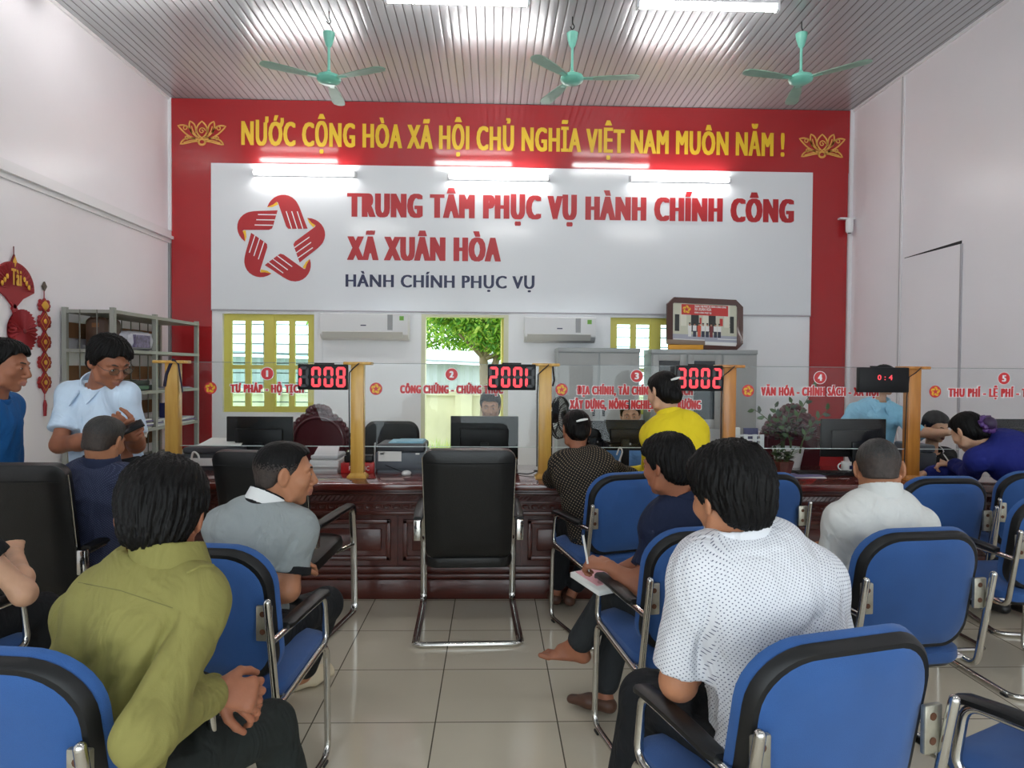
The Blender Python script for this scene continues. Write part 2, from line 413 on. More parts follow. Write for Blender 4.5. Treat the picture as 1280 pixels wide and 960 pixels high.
M_BARK = mat('tree_bark', srgb(120, 105, 85), rough=.9, bump=.8, bscale=30, var=.3)
def leaf_mat(name, c):
    m = mat(name, c, rough=.55)
    b_ = m.node_tree.nodes['Principled BSDF']; b_.inputs['Transmission Weight'].default_value = 0
    nt = m.node_tree; out = nt.nodes['Material Output']; tl = nt.nodes.new('ShaderNodeBsdfTranslucent'); tl.inputs[0].default_value = (*[min(1, x*1.3) for x in c], 1)
    mx = nt.nodes.new('ShaderNodeMixShader'); mx.inputs[0].default_value = .45
    nt.links.new(b_.outputs[0], mx.inputs[1]); nt.links.new(tl.outputs[0], mx.inputs[2]); nt.links.new(mx.outputs[0], out.inputs[0]); return m
LEAF = [leaf_mat('leaf_bright', srgb(128, 166, 52)), leaf_mat('leaf_mid', srgb(80, 130, 44)), leaf_mat('leaf_yellow', srgb(168, 186, 84))]
def leaves(mb, centres, n, ll, rg, spread=1.0):
    for i in range(n):
        c, r = centres[rg.randrange(len(centres))]
        d = Vector((rg.gauss(0, 1), rg.gauss(0, 1), rg.gauss(0, 1))).normalized()*r*rg.random()**.4
        p = Vector(c)+Vector((d.x, d.y, d.z*.8)); a = rg.uniform(0, 2*PI); dn = Vector((math.cos(a)*.7, math.sin(a)*.7, rg.uniform(-1, -.1))).normalized()
        sd = dn.cross(Vector((rg.uniform(-1, 1), rg.uniform(-1, 1), .5))).normalized(); l = ll*rg.uniform(.6, 1.3); q = sd*l*.19; k = dn.cross(sd)*l*.08
        mb.add([p, p+dn*l*.45+q+k, p+dn*l, p+dn*l*.45-q+k], [(0, 1, 2, 3)], rg.choice((0, 0, 1, 1, 2)))
def tree(label, x, y, h, centres, n, ll, seed, fork=True):
    t = thing('leafy_tree', label, 'tree', (x, y, -.12), 0, 'trees outside the open window')
    g = MB(); g.tube([(0, 0, 0), (.03, 0, h*.3), (-.02, .02, h*.62), (.05, 0, h)], [.11, .09, .07, .035], 10)
    if fork: g.tube([(0, 0, h*.30), (.22, .02, h*.55), (.26, 0, h*.9)], [.07, .06, .03], 8)
    for c, r in centres: g.tube([(0, 0, h*.55), Vector(c)*.6+Vector((0, 0, h*.2)), c], [.04, .025, .008], 6)
    g.build('trunk', M_BARK, t)
    rg = random.Random(seed); m = MB(); leaves(m, centres, n, ll, rg); m.build('foliage', LEAF, t)
tree('green leafy tree with forked trunk at right in the open window', -.15, 12.2, 3.3, [((.1, -.2, 2.35), .5), ((-.70, -.3, 2.62), .26), ((-.35, -.3, 2.5), .28), ((.45, -.2, 2.1), .35), ((.55, -.3, 2.7), .6), ((.35, 0, 3.2), .7), ((.7, .2, 2.1), .5), ((.45, 0, 3.6), .7)], 11000, .11, 5)
tree('pale bushy tree far behind the shed in the open window', -3.2, 22, 3.6, [((0, 0, 3.2), 1.1), ((1.3, 0, 3.0), 1.0), ((2.3, .3, 2.8), .8), ((-1.4, 0, 3.3), 1.2), ((3.3, 0, 3.3), 1.0)], 6000, .18, 8, False)
# two thin overhead wires between poles outside
t = thing('overhead_wires', 'two thin overhead wires on poles crossing the open window outside', 'wire', (-5, 15.5, -.12))
for x, h in ((0, 3.4), (9, 3.3)):
    g = MB(); g.cyl((x, 0, 0), (x, 0, h), .07, n=10); g.build('pole', M_BARK, t)
for z in (3.14, 2.84):
    g = MB(); g.tube([(0, 0, z), (4, 0, z-.10), (9, 0, z-.1)], .012, 6); g.build('wire', M_DARK, t)
# ================================================================== red banner and white sign board on the back wall
M_RED = mat('red_banner_film', srgb(168, 38, 42), rough=.07, spec=.5, bump=.03, bscale=1.3)
M_GOLD = mat('gold_letters', srgb(232, 190, 42), rough=.4); M_GOLDL = mat('gold_lotus', srgb(226, 168, 80), rough=.4)
M_BOARD = mat('white_sign_film', srgb(226, 229, 232), rough=.12, spec=.45, bump=.02, bscale=1.3)
M_LRED = mat('red_letters', srgb(176, 34, 40), rough=.35); M_NAVY = mat('navy_letters', srgb(26, 32, 72), rough=.35)
M_WHITE = mat('plain_white', srgb(240, 240, 240), rough=.5); M_YELL = mat('logo_yellow', srgb(236, 186, 40), rough=.4)
def WP(px, py, Y): p = at(px, py, Y=Y); return p[0], p[2]
YS = YB-.02
ban = thing('red_banner', 'glossy red banner framing the top and sides of the back wall', 'banner', (0, YB, 0))
Lb, Rb, Zb = at(264, 204, Y=YS)[0], at(1016, 216, Y=YS)[0], 3.93
g = MB()
tl = .013   # the top strip leans forward slightly
g.add([(XL+.035, -.02, Zb), (XR-.04, -.02, Zb), (XR-.04, -.02-tl, ZC-.01), (XL+.035, -.02-tl, ZC-.01), (XL+.035, 0, Zb), (XR-.04, 0, Zb), (XR-.04, 0, ZC-.01), (XL+.035, 0, ZC-.01)],
      [(0,1,2,3),(7,6,5,4),(0,4,5,1),(1,5,6,2),(2,6,7,3),(3,7,4,0)]); g.build('top_strip', M_RED, ban)
for a, b_ in ((XL+.03, Lb), (Rb, XR-.045)):
    g = MB(); g.box((a, -.02, .0), (b_, 0, Zb)); g.build('side_strip', M_RED, ban)
def yb(z): return -.0225-tl*(z-Zb)/(ZC-Zb)
xa, za = WP(302, 181.5, YS); xb, zb = WP(980, 196, YS); cap = WP(302, 151.7, YS)[1]-za
g = MB(); lettering(g, 'NƯỚC CỘNG HÒA XÃ HỘI CHỦ NGHĨA VIỆT NAM MUÔN NĂM !', xa, xb, za, cap, yb(za+.1)-.004, bold=.012, wide=.012, slope=(zb-za)/(xb-xa))
tag(g.build('lettering', M_GOLD, ban), 'gold capital lettering along the red strip')
def ribbon(mb, pts, wd, y, mi=0, closed=False):
    k = len(pts); vs = []
    for i in range(k):
        a = Vector(pts[i-1] if (i or closed) else pts[0]); b_ = Vector(pts[(i+1) % k] if (i < k-1 or closed) else pts[-1]); t = (b_-a).normalized(); nn = Vector((-t.y, t.x))*wd/2
        vs += [(pts[i][0]+nn.x, y, pts[i][1]+nn.y), (pts[i][0]-nn.x, y, pts[i][1]-nn.y)]
    rng = range(k if closed else k-1)
    mb.add(vs, [(2*i, 2*i+1, 2*((i+1) % k)+1, 2*((i+1) % k)) for i in rng], mi)
def bez(p0, p1, p2, p3, n=9):
    return [tuple(p0[j]*(1-t)**3+3*p1[j]*t*(1-t)**2+3*p2[j]*t*t*(1-t)+p3[j]*t**3 for j in (0, 1)) for t in [i/n for i in range(n+1)]]
def lotus(cx, cz, w_, y):
    g = MB(); S = w_/60.0; T = lambda p: (cx+p[0]*S, cz+p[1]*S)
    pet = []
    pet.append(bez((0, -6), (-9, 0), (-9, 8), (0, 15))+bez((0, 15), (9, 8), (9, 0), (0, -6))[1:])
    for q in (-1, 1):
        pet.append([(q*x, z) for x, z in bez((3, -6), (13, -2), (18, 6), (15, 15))+bez((15, 15), (7, 12), (8, 6), (7, 0))[1:]])
        pet.append([(q*x, z) for x, z in bez((4, -8), (17, -6), (24, 2), (30, 9))+bez((30, 9), (20, 12), (15, 7), (13, 0))[1:]])
        pet.append([(q*x, z) for x, z in bez((4, -10), (13, -10), (20, -14), (27, -14))+bez((27, -14), (24, -7), (18, -5), (8, -7))[1:]])
        ribbon(g, [T((q*(21+2.2*math.cos(a)), 6.5+2.2*math.sin(a))) for a in np.linspace(0, 6.28, 13)], 1.3*S, y-.002)
        ribbon(g, [T((q*(19+2*math.cos(a)), -6+2*math.sin(a))) for a in np.linspace(0, 6.28, 13)], 1.3*S, y-.002)
        ribbon(g, [T((q*x, z)) for x, z in bez((4, -5), (10, -2), (12, 4), (13, 9))], 1.2*S, y-.002)
        ribbon(g, [T((q*x, z)) for x, z in bez((6, -9), (14, -8), (18, -11), (23, -12))], 1.2*S, y-.002)
    for p in pet: ribbon(g, [T(q) for q in p], 1.9*S, y-.002)
    ribbon(g, [T(((4.4-a*.45)*math.cos(a), 3+(4.4-a*.45)*math.sin(a))) for a in np.linspace(0, 8.5, 30)], 1.3*S, y-.002)
    ribbon(g, [T((4.2*math.cos(a), -11+3.6*math.sin(a))) for a in np.linspace(0, 6.28, 19)], 2.6*S, y-.002)
    return g
for px, py in ((253, 167), (1027, 183)):
    cx, cz = WP(px, py, YS); lotus(cx, cz, .56, yb(cz)-.004).build('lotus_emblem', M_GOLDL, ban)

sg = thing('sign_board', 'large white sign board with red lettering and star-of-hands logo', 'sign', (0, YB, 0))
g = MB(); g.box((Lb, -.025, 2.20), (Rb, 0, Zb)); g.build('board', M_BOARD, sg)
g = MB(); g.box((Lb, -.028, 2.185), (Rb, 0, 2.20)); g.build('lower_edge', M_SEAM, sg)
def line(txt, pa, pb, ptop, m, wide, bold):
    xa, za = WP(*pa, YS); xb, zb = WP(*pb, YS); cap = WP(pa[0], ptop, YS)[1]-za
    g = MB(); lettering(g, txt, xa, xb, za, cap, -.029, bold=bold, wide=wide, slope=(zb-za)/(xb-xa)); g.build('lettering', m, sg)
line('TRUNG TÂM PHỤC VỤ HÀNH CHÍNH CÔNG', (434, 271), (992, 278.5), 241.5, M_LRED, .024, .014)
line('XÃ XUÂN HÒA', (434, 325), (626, 327), 295.5, M_LRED, .024, .014)
line('HÀNH CHÍNH PHỤC VỤ', (432, 358.5), (668, 361), 343, M_NAVY, .008, .004)
# logo: five red hands chasing round a star, each with a small yellow cuff
def hand_logo(mb, cx, cz, R, y, gaps=True, mr=0, my=1, mw=2):
    S = R/420.0
    for k in range(5):
        a = -k*2*PI/5; ca, sa = math.cos(a), math.sin(a)
        def T(p): 
            x, z = p[0]-502, -(p[1]-510); return (cx+(x*ca-z*sa)*S, cz+(x*sa+z*ca)*S)
        body = [(385, 215)]+bez((385, 215), (420, 100), (560, 60), (640, 150))[1:]+bez((640, 150), (680, 200), (690, 260), (750, 405))[1:]+[(705, 408), (655, 408), (605, 410), (575, 408), (555, 385), (482, 172), (470, 165), (440, 190)]
        mb.add([(p[0], y-.001, p[1]) for p in map(T, body)], [tuple(range(len(body)))], mr)
        cuff = [(385, 216), (470, 166), (484, 190), (430, 214)]
        mb.add([(p[0], y-.0005, p[1]) for p in map(T, cuff)], [(0, 1, 2, 3)], my)
        if gaps:
            for (p, q) in (((556, 250), (607, 408)), ((606, 250), (657, 408)), ((656, 250), (707, 408))):
                ribbon(mb, [T(p), T(q)], 9*S, y-.002, mw)
cx, cz = WP(350.5, 300, YS); R = .55
g = MB(); hand_logo(g, cx, cz, R, -.028); g.build('hands_logo', [M_LRED, M_YELL, M_WHITE], sg, angle=5)

# ------------------------------------------------------------------ tube lamps
M_TUBE = mat('lit_tube', (1, 1, 1), emit=(1, .98, .96), estr=TUBE_POWER); M_TUBEW = mat('lit_wall_tube', (1, 1, 1), emit=(1, .98, .96), estr=TUBE_POWER*.85); M_LAMPB = mat('lamp_body', srgb(225, 225, 228), rough=.4)
def tube_lamp(label, c, group, wall=False, tilt=0.0):
    t = thing('tube_lamp', label, 'lamp', c, 0, group)
    g = MB()
    if wall: g.box((-.60, -.03, -.03), (.60, 0, .035), bev=.008)
    else: g.box((-.61, -.035, .0), (.61, .035, .045), bev=.006)
    for x in (-.60, .60):
        if wall: g.box((x-.012, -.075, -.03), (x+.012, 0, .025), bev=.004)
        else: g.box((x-.014, -.03, -.055), (x+.014, .03, .045), bev=.004)
    g.build('lamp_body', M_LAMPB, t)
    g = MB()
    if wall: g.cyl((-.588, -.055, 0), (.588, -.055, 0), .019, n=14)
    else: g.cyl((-.586, 0, -.032), (.586, 0, -.032), .019, n=14)
    g.build('tube', M_TUBEW if wall else M_TUBE, t); return t
for (a, b_, y, lab) in ((323, 437, 216, 'lit tube lamp on the sign board above the hands logo'), (569, 678, 221, 'lit tube lamp above the middle of the red sign lettering'), (796, 905, 223.5, 'lit tube lamp above the right end of the sign lettering')):
    p = at((a+b_)/2, y, Y=YB-.08); tube_lamp(lab, (p[0], YB-.025, p[2]), 'tube lamps along the sign board', True)
yl = 5.93
for px, lab in ((572, 'lit tube lamp on the ceiling, second from the left'), (885, 'lit tube lamp on the ceiling, farthest right'), (None, 'lit tube lamp on the ceiling in the top left corner')):
    X = at(px, 4, Y=yl)[0] if px else at(262, -12, Y=yl)[0]-.6
    tube_lamp(lab, (X, yl, ZC-.055), 'tube lamps on the ceiling')
for yy in (1.2,):  # extra row of tubes out of view, added to light the near half
    for X in (-2.6, .25, 3.1): tube_lamp('unseen lit tube lamp added on the ceiling above the rows of waiting chairs', (X, yy, ZC-.055), 'added unseen tube lamps over the waiting area')

# ------------------------------------------------------------------ ceiling fans
M_FAN = mat('green_fan_enamel', srgb(120, 196, 176), rough=.3, var=.08, vscale=8); M_BLADE = mat('green_fan_blade', srgb(122, 160, 142), rough=.4, var=.15, vscale=5)
def fan(label, px, a0):
    Yf = 6.3; p = at(px, 99, Y=Yf); t = thing('ceiling_fan', label, 'ceiling fan', (p[0], Yf, p[2]), 0, 'green ceiling fans')
    zt = ZC-p[2]
    g = MB(); g.tube(round_path([(0, 0, zt), (.0, 0, zt-.06), (.02, 0, zt-.09), (0, 0, zt-.12), (-.02, 0, zt-.09)], .02), .005, 6); g.build('hook', M_DARK, t)
    g = MB(); g.lathe([(.015, .28), (.028, .30), (.045, .36), (.052, .41), (.045, .415), (.0, .41)]); g.build('canopy', M_FAN, t)
    g = MB(); g.cyl((0, 0, .04), (0, 0, .32), .012); g.build('rod', M_FAN, t)
    g = MB(); g.lathe([(0, -.045), (.06, -.042), (.098, -.022), (.108, 0), (.098, .025), (.06, .043), (.025, .06), (.014, .08)], n=32); g.build('motor_housing', M_FAN, t)
    for k in range(3):
        a = math.radians(a0+120*k); R_ = Matrix.Rotation(a, 4, 'Z')
        g = MB(); pts = [(.12, -.032), (.30, -.052), (.52, -.062), (.575, -.052), (.60, -.02), (.60, .02), (.575, .052), (.52, .062), (.30, .052), (.12, .032)]
        vs = [(x, y, y*.05+.004-.015*x) for x, y in pts]; nn = len(vs); vs += [(x, y, z-.006) for x, y, z in vs]
        g.add(vs, [tuple(range(nn)), tuple(range(2*nn-1, nn-1, -1))]+[(i, i+nn, (i+1) % nn+nn, (i+1) % nn) for i in range(nn)], 0, R_)
        b = g.build('blade', M_BLADE, t, angle=30)
        g = MB(); g.box((.07, -.022, -.006), (.19, .022, .006), M=R_, bev=.003); g.build('blade_bracket', M_FAN, b)
fan('green ceiling fan on the left, nearest the left wall', 411, 93); fan('green ceiling fan in the middle of the row of three', 715, -9); fan('green ceiling fan on the right, nearest the right wall', 1001, 75)

# ------------------------------------------------------------------ wall camera, air conditioners
p = at(1064, 279, Y=YB-.06); t = thing('security_camera', 'small white security camera in the right rear corner', 'camera', (XR-.03, YB-.08, p[2]))
g = MB(); g.box((-.16, -.05, .035), (.03, .02, .055), bev=.006); g.build('bracket', M_WHITE, t)
g = MB(); g.lathe([(0, -.13), (.03, -.13), (.042, -.11), (.045, .0), (.04, .035), (0, .035)], (-.04, -.04, 0)); c_ = g.build('camera_body', M_WHITE, t)
g = MB(); g.lathe([(0, -.137), (.02, -.134), (.022, -.12)], (-.04, -.04, 0)); g.build('lens', M_DARK, t)
M_AC = mat('white_ac_plastic', srgb(226, 226, 226), rough=.35); M_ACG = mat('grey_ac_strip', srgb(150, 150, 150), rough=.3); M_STK = mat('green_sticker', srgb(120, 180, 70), rough=.5)
def aircon(label, pl, pt, pr_, pb, flap=False):
    a = at(pl, pt, Y=YB-.2); b_ = at(pr_, pb, Y=YB-.2); w_ = b_[0]-a[0]; h = a[2]-b_[2]
    t = thing('air_conditioner', label, 'air conditioner', (a[0]+w_/2, YB, b_[2]), 0, 'wall air conditioners')
    pf = [(0, 0.0), (-.10, 0), (-.16, .02), (-.205, .06), (-.215, .10), (-.20, h-.01), (-.18, h), (0, h)]
    g = MB(); g.rings([[(-w_/2, y, z) for y, z in pf], [(w_/2, y, z) for y, z in pf]]); g.build('casing', M_AC, t, angle=30)
    g = MB(); vs = [(-w_/2+.03, -.218, .095), (w_/2-.06, -.218, .095), (w_/2-.06, -.175, .022), (-w_/2+.03, -.175, .022)]; vs += [(x, y-.012, z-.006) for x, y, z in vs]
    g.add(vs, [(0,1,2,3),(7,6,5,4),(0,4,5,1),(1,5,6,2),(2,6,7,3),(3,7,4,0)]); g.build('louvre_flap', mat('ac_flap', srgb(205, 204, 198), rough=.35), t)
    g = MB(); g.box((w_/2-.24, -.214, .10), (w_/2-.18, -.2, h-.015)); g.build('display_strip', M_ACG, t)
    g = MB(); g.box((w_/2-.10, -.2105, h-.08), (w_/2-.05, -.19, h-.03)); g.build('energy_sticker', M_STK, t)
    g = MB(); g.box((-.04, -.2125, h*.52), (.025, -.2, h*.52+.012)); g.build('badge', M_NAVY, t)
aircon('white air conditioner between the left window and the open window', 400, 391, 510, 425); aircon('white air conditioner to the right of the open window', 656, 396, 744.5, 428)
# ================================================================== service counter
M_MAHO = mat('red_mahogany', srgb(70, 29, 22), rough=.32, spec=.5, var=.35, vscale=6, stretch=(.6, 4, 5), col2=srgb(90, 38, 28), coat=.25)
M_MAHOT = mat('polished_mahogany_top', srgb(92, 36, 30), rough=.12, spec=.6, var=.3, vscale=5, stretch=(.5, 4, 4), col2=srgb(112, 48, 38), coat=.6)
CZ = .765; CF = 4.53; CX0 = -2.32
cn = thing('service_counter', 'long carved mahogany service counter running under the glass screens', 'counter', (0, CF, 0))
g = MB(); g.box((CX0, -.07, CZ-.045), (XR-.02, .86, CZ), bev=.012); g.build('counter_top', M_MAHOT, cn)
g = MB(); g.box((CX0+.06, .03, .0), (XR-.02, .80, CZ-.045)); g.box((CX0+.04, .0, CZ-.085), (XR-.02, .78, CZ-.045), bev=.01); g.build('carcass', M_MAHO, cn)
g = MB(); g.box((CX0+.03, -.022, 0), (XR-.02, .05, .13), bev=.01); g.box((CX0+.035, -.012, .13), (XR-.02, .05, .165), bev=.008); g.box((CX0+.04, -.002, .165), (XR-.02, .05, .21), bev=.006); g.build('plinth', M_MAHO, cn)
g = MB(); g.box((CX0+.05, .012, .56), (XR-.02, .06, .685)); g.box((CX0+.05, -.004, .545), (XR-.02, .06, .572), bev=.006); g.box((CX0+.05, .0, .625), (XR-.02, .06, .637), bev=.004); g.box((CX0+.05, -.008, .68), (XR-.02, .06, .70), bev=.006)
x = CX0+.08; k = 0
while x < XR-.06:
    g.add([(x-.02, .002, .643), (x, -.004, .643), (x+.028, -.004, .674), (x+.008, .002, .674), (x-.012, .012, .643), (x+.018, .012, .675)], [(0,1,2,3), (1,5,2), (0,3,4)])
    if k % 2 == 0:
        c = [(x+.022*math.cos(a)*(1-a/9), .008-.004, .60+.016*math.sin(a)*(1-a/9)) for a in np.linspace(0, 5.6, 9)]
        g.tube(c, .0055, 5); g.ball((x+.03, .008, .60), (.008, .006, .014), nu=6, nv=4)
    x += .030; k += 1
g.build('carved_frieze', M_MAHO, cn, angle=25)
xs = np.arange(CX0+.1, XR-.3, .82)
for i, x0 in enumerate(xs):
    x1 = x0+.74; 
    if x1 > XR-.05: break
    g = MB(); zz0, zz1 = .245, .515
    for (a, b_, c, d) in ((x0, x1, zz0, zz0+.03), (x0, x1, zz1-.03, zz1), (x0, x0+.03, zz0, zz1), (x1-.03, x1, zz0, zz1)): g.box((a, .010, c), (b_, .05, d), bev=.006)
    g.box((x0+.06, .016, zz0+.06), (x1-.06, .05, zz1-.06), bev=.012); g.build('panel', M_MAHO, cn)
for i, x0 in enumerate(xs):
    g = MB(); g.box((x0-.045, .012, .21), (x0-.035+.0, .05, .55)); g.build('stile', M_MAHO, cn)

# ------------------------------------------------------------------ posts, glass screens, queue displays
M_POST = mat('varnished_yellow_wood', srgb(202, 150, 62), rough=.35, var=.35, vscale=5, stretch=(6, 6, .6), col2=srgb(222, 176, 86), coat=.3)
M_POSTD = mat('varnished_orange_wood', srgb(178, 112, 44), rough=.35, var=.35, vscale=5, stretch=(6, 6, .6), col2=srgb(206, 138, 60), coat=.3)
M_LACE = mat('dark_strap', srgb(40, 36, 60), rough=.7)
PY = 4.72; ZT = at(640, 456.5, Y=PY)[2]
PX = [at(x, 520, Y=PY)[0] for x in (217, 447.5, 681, 910, 1139.5)]
PLAB = ['yellow wooden post leftmost on the counter beside the metal rack', 'yellow wooden post beside the 1008 display', 'yellow wooden post beside the 2001 display', 'orange wooden post beside the 3002 display', 'orange wooden post beside the dark display at counter four']
for i, X in enumerate(PX):
    t = thing('wooden_post', PLAB[i], 'post', (X, PY, CZ), 0, 'wooden posts holding the glass screens'); m = M_POST if i < 3 else M_POSTD; h = ZT-CZ
    g = MB(); g.box((-.043, -.035, .02), (.043, .035, h), bev=.004); g.build('shaft', m, t)
    g = MB(); g.rings([[(sx*w_, sy*w_*.8, z) for sx, sy in ((-1,-1),(1,-1),(1,1),(-1,1))] for w_, z in ((.064, 0), (.064, .012), (.046, .032))]); g.build('foot', m, t, angle=20)
    g = MB(); a0 = -.115 if i == 0 else -.09; g.box((a0, -.06, h-.006), (.095, .06, h+.014), bev=.006); g.build('cap', m, t)
    g = MB()
    if i == 0: g.tube([(-.043, -.037, h-.16), (-.03, -.038, h-.08), (.0, -.038, h-.005), (.03, -.064, h+.018), (.055, -.05, h-.01), (.06, .0, h-.2)], .006, 6, flat=1.8)
    else: g.tube([(.02, -.066, h+.005), (-.02, -.07, h-.03), (-.05, -.045, h-.06), (-.055, -.03, h-.2), (-.052, -.01, .08)], .004, 6); 
    if i in (2, ): g.tube([(.05, -.01, h), (.06, -.03, h-.1), (.05, -.02, h-.14)], .006, 6)
    g.build('cable' if i else 'strap', M_LACE if i == 0 else M_DARK, t)
GY = PY+.005; ZB = at(500, 558, Y=GY)[2]
M_GRED = mat('red_glass_lettering', srgb(206, 44, 48), rough=.4); M_GW = mat('white_letter_edge', srgb(244, 240, 240), rough=.5)
edges = PX+[XR-.03]
def dl(px, py): p = at(px, py, Y=GY-.006); return p[0], p[2]
PANES = [
    ('1', (334, 467), (263, 485), [('TƯ PHÁP - HỘ TỊCH', (288, 490.5), (380, 491), 480.5)]),
    ('2', (564.5, 468), (470, 486), [('CÔNG CHỨNG - CHỨNG THỰC', (500, 491.5), (629, 492), 481.5)]),
    ('3', (796, 470), (702, 487), [('ĐỊA CHÍNH, TÀI CHÍNH, KẾ HOẠCH', (721, 493), (866, 494), 482.5), ('XÂY DỰNG, NÔNG NGHIỆP, MÔI TRƯỜNG', (712, 511), (876, 511.5), 500)]),
    ('4', (1025, 472), (935, 488.5), [('VĂN HÓA - CHÍNH SÁCH - XÃ HỘI', (951, 494.5), (1098, 495), 484)]),
    ('5', (1255, 473), (1169, 489.5), [('THU PHÍ - LỆ PHÍ - TRẢ KẾT QUẢ', (1185, 496), (1344, 496.5), 485.5)])]
for i in range(5):
    num, cpos, lpos, lines = PANES[i]
    t = thing('glass_screen', f'clear glass counter screen with red number {num} badge and red Vietnamese lettering', 'glass screen', ((edges[i]+edges[i+1])/2, GY, ZB), 0, 'glass screens on the counter')
    o = A3g = ((edges[i]+edges[i+1])/2, GY, ZB)
    g = MB(); g.box((edges[i]+.03, GY-.004, ZB), (edges[i+1]-.03 if i < 4 else XR-.01, GY+.004, ZT+.005)); g.build('pane', M_SCREEN, t, o)
    M_EDGE = mat('bright_glass_edge', srgb(214, 226, 222), rough=.3)
    g = MB(); g.box((edges[i]+.03, GY-.0045, ZB-.003), (edges[i+1]-.03 if i < 4 else XR-.01, GY+.0045, ZB+.001)); g.build('lower_edge', M_EDGE, t, o)
    g = MB(); g.box((edges[i]+.03, GY-.0045, ZT+.003), (edges[i+1]-.03 if i < 4 else XR-.01, GY+.0045, ZT+.006)); g.build('upper_edge', mat('dark_glass_edge', srgb(120, 130, 130), rough=.3), t, o)
    y = GY-.006
    cx, cz = dl(*cpos); g = MB(); r = .041
    for rr, yy, mi in ((r+.004, y, 1), (r, y-.0006, 0)): g.add([(cx+rr*math.cos(a), yy, cz+rr*math.sin(a)) for a in np.linspace(0, 2*PI, 33)[:-1]], [tuple(range(32))], mi)
    wdt = .030 if num != '1' else .014
    lettering(g, num, cx-wdt/2, cx+wdt/2, cz-.022, .044, y-.0012, bold=.03, wide=.004, mi=1); g.build('number_badge', [M_GRED, M_GW], t, o)
    cx, cz = dl(*lpos); g = MB()
    for rr, yy, mi in ((.042, y, 0), (.039, y-.0004, 0)): g.add([(cx+rr*math.cos(a), yy, cz+rr*math.sin(a)) for a in np.linspace(0, 2*PI, 33)[:-1]], [tuple(range(32))], mi)
    hand_logo(g, cx, cz, .034, y-.001, False, 1, 1, 1); g.build('emblem', [M_GRED, M_YELL], t, o, angle=5)
    for (txt, pa, pb, ptop) in lines:
        xa, za = dl(*pa); xb, zb = dl(*pb); cap = dl(pa[0], ptop)[1]-za; sl = (zb-za)/(xb-xa)
        g = MB(); lettering(g, txt, xa-.006, xb+.006, za-.004, cap+.008, y, bold=.09, wide=.0095, mi=1, slope=sl); lettering(g, txt, xa, xb, za, cap, y-.0012, bold=.03, wide=.005, mi=0, slope=sl); g.build('lettering', [M_GRED, M_GW], t, o)
M_DISP = mat('black_display', (.008, .008, .009), rough=.45, spec=.25); M_LED = mat('red_led', srgb(230, 50, 60), emit=(1, .10, .13), estr=.55); M_LEDOFF = mat('unlit_led', (.03, .03, .034), rough=.4)
SEG = {'0': 'abcdef', '1': 'ef', '2': 'abdeg', '3': 'abcdg', '8': 'abcdefg'}
def display(label, px0, py0, px1, py1, txt, small=False):
    Y = PY-.075; a = at(px0, py1, Y=Y); b_ = at(px1, py0, Y=Y); w_, h = b_[0]-a[0], b_[2]-a[2]
    t = thing('queue_display', label, 'display', (a[0], Y, a[2]), 0, 'red number displays on the counter')
    g = MB(); g.box((0, 0, 0), (w_, .045, h), bev=.006); g.build('housing', M_DISP, t)
    g = MB()
    if small:
        lettering(g, '0 : 4', w_*.36, w_*.66, h*.50, h*.20, -.002, bold=.01, wide=.001)
    else:
        cw = w_/4.0
        for k, ch in enumerate(txt):
            x0, x1, z0, z1 = k*cw+cw*.10, k*cw+cw*.88, h*.10, h*.90; zm = (z0+z1)/2; th = .019; ga = .004
            S = {'a': (x0+ga, x1-ga, z1-th, z1), 'd': (x0+ga, x1-ga, z0, z0+th), 'g': (x0+ga, x1-ga, zm-th/2, zm+th/2), 'f': (x0, x0+th, zm+ga, z1-ga), 'e': (x0, x0+th, z0+ga, zm-ga), 'b': (x1-th, x1, zm+ga, z1-ga), 'c': (x1-th, x1, z0+ga, zm-ga)}
            for sname, (sx0, sx1, sz0, sz1) in S.items():
                c_ = min(sx1-sx0, sz1-sz0)/2
                if sx1-sx0 > sz1-sz0: poly = [(sx0, (sz0+sz1)/2), (sx0+c_, sz0), (sx1-c_, sz0), (sx1, (sz0+sz1)/2), (sx1-c_, sz1), (sx0+c_, sz1)]
                else: poly = [((sx0+sx1)/2, sz0), (sx1, sz0+c_), (sx1, sz1-c_), ((sx0+sx1)/2, sz1), (sx0, sz1-c_), (sx0, sz0+c_)]
                g.prism(poly, -.002, .001, 0 if sname in SEG[ch] else 1)
    g.build('digits', [M_LED, M_LEDOFF], t)
    g = MB(); g.box((w_*.3, .045, h-.02), (w_*.7, .06, h+.01)); g.build('hook', M_DARK, t)
display('black queue display showing 1008 in red', 372, 455.5, 434, 487, '1008'); display('black queue display showing 2001 in red', 609.5, 455.5, 670, 487.5, '2001'); display('black queue display showing 3002 in red', 845, 457, 904, 488.5, '3002'); display('dark queue display with small red 0:4 before the light blue shirt', 1074, 459.5, 1137, 490.5, '0004', True)

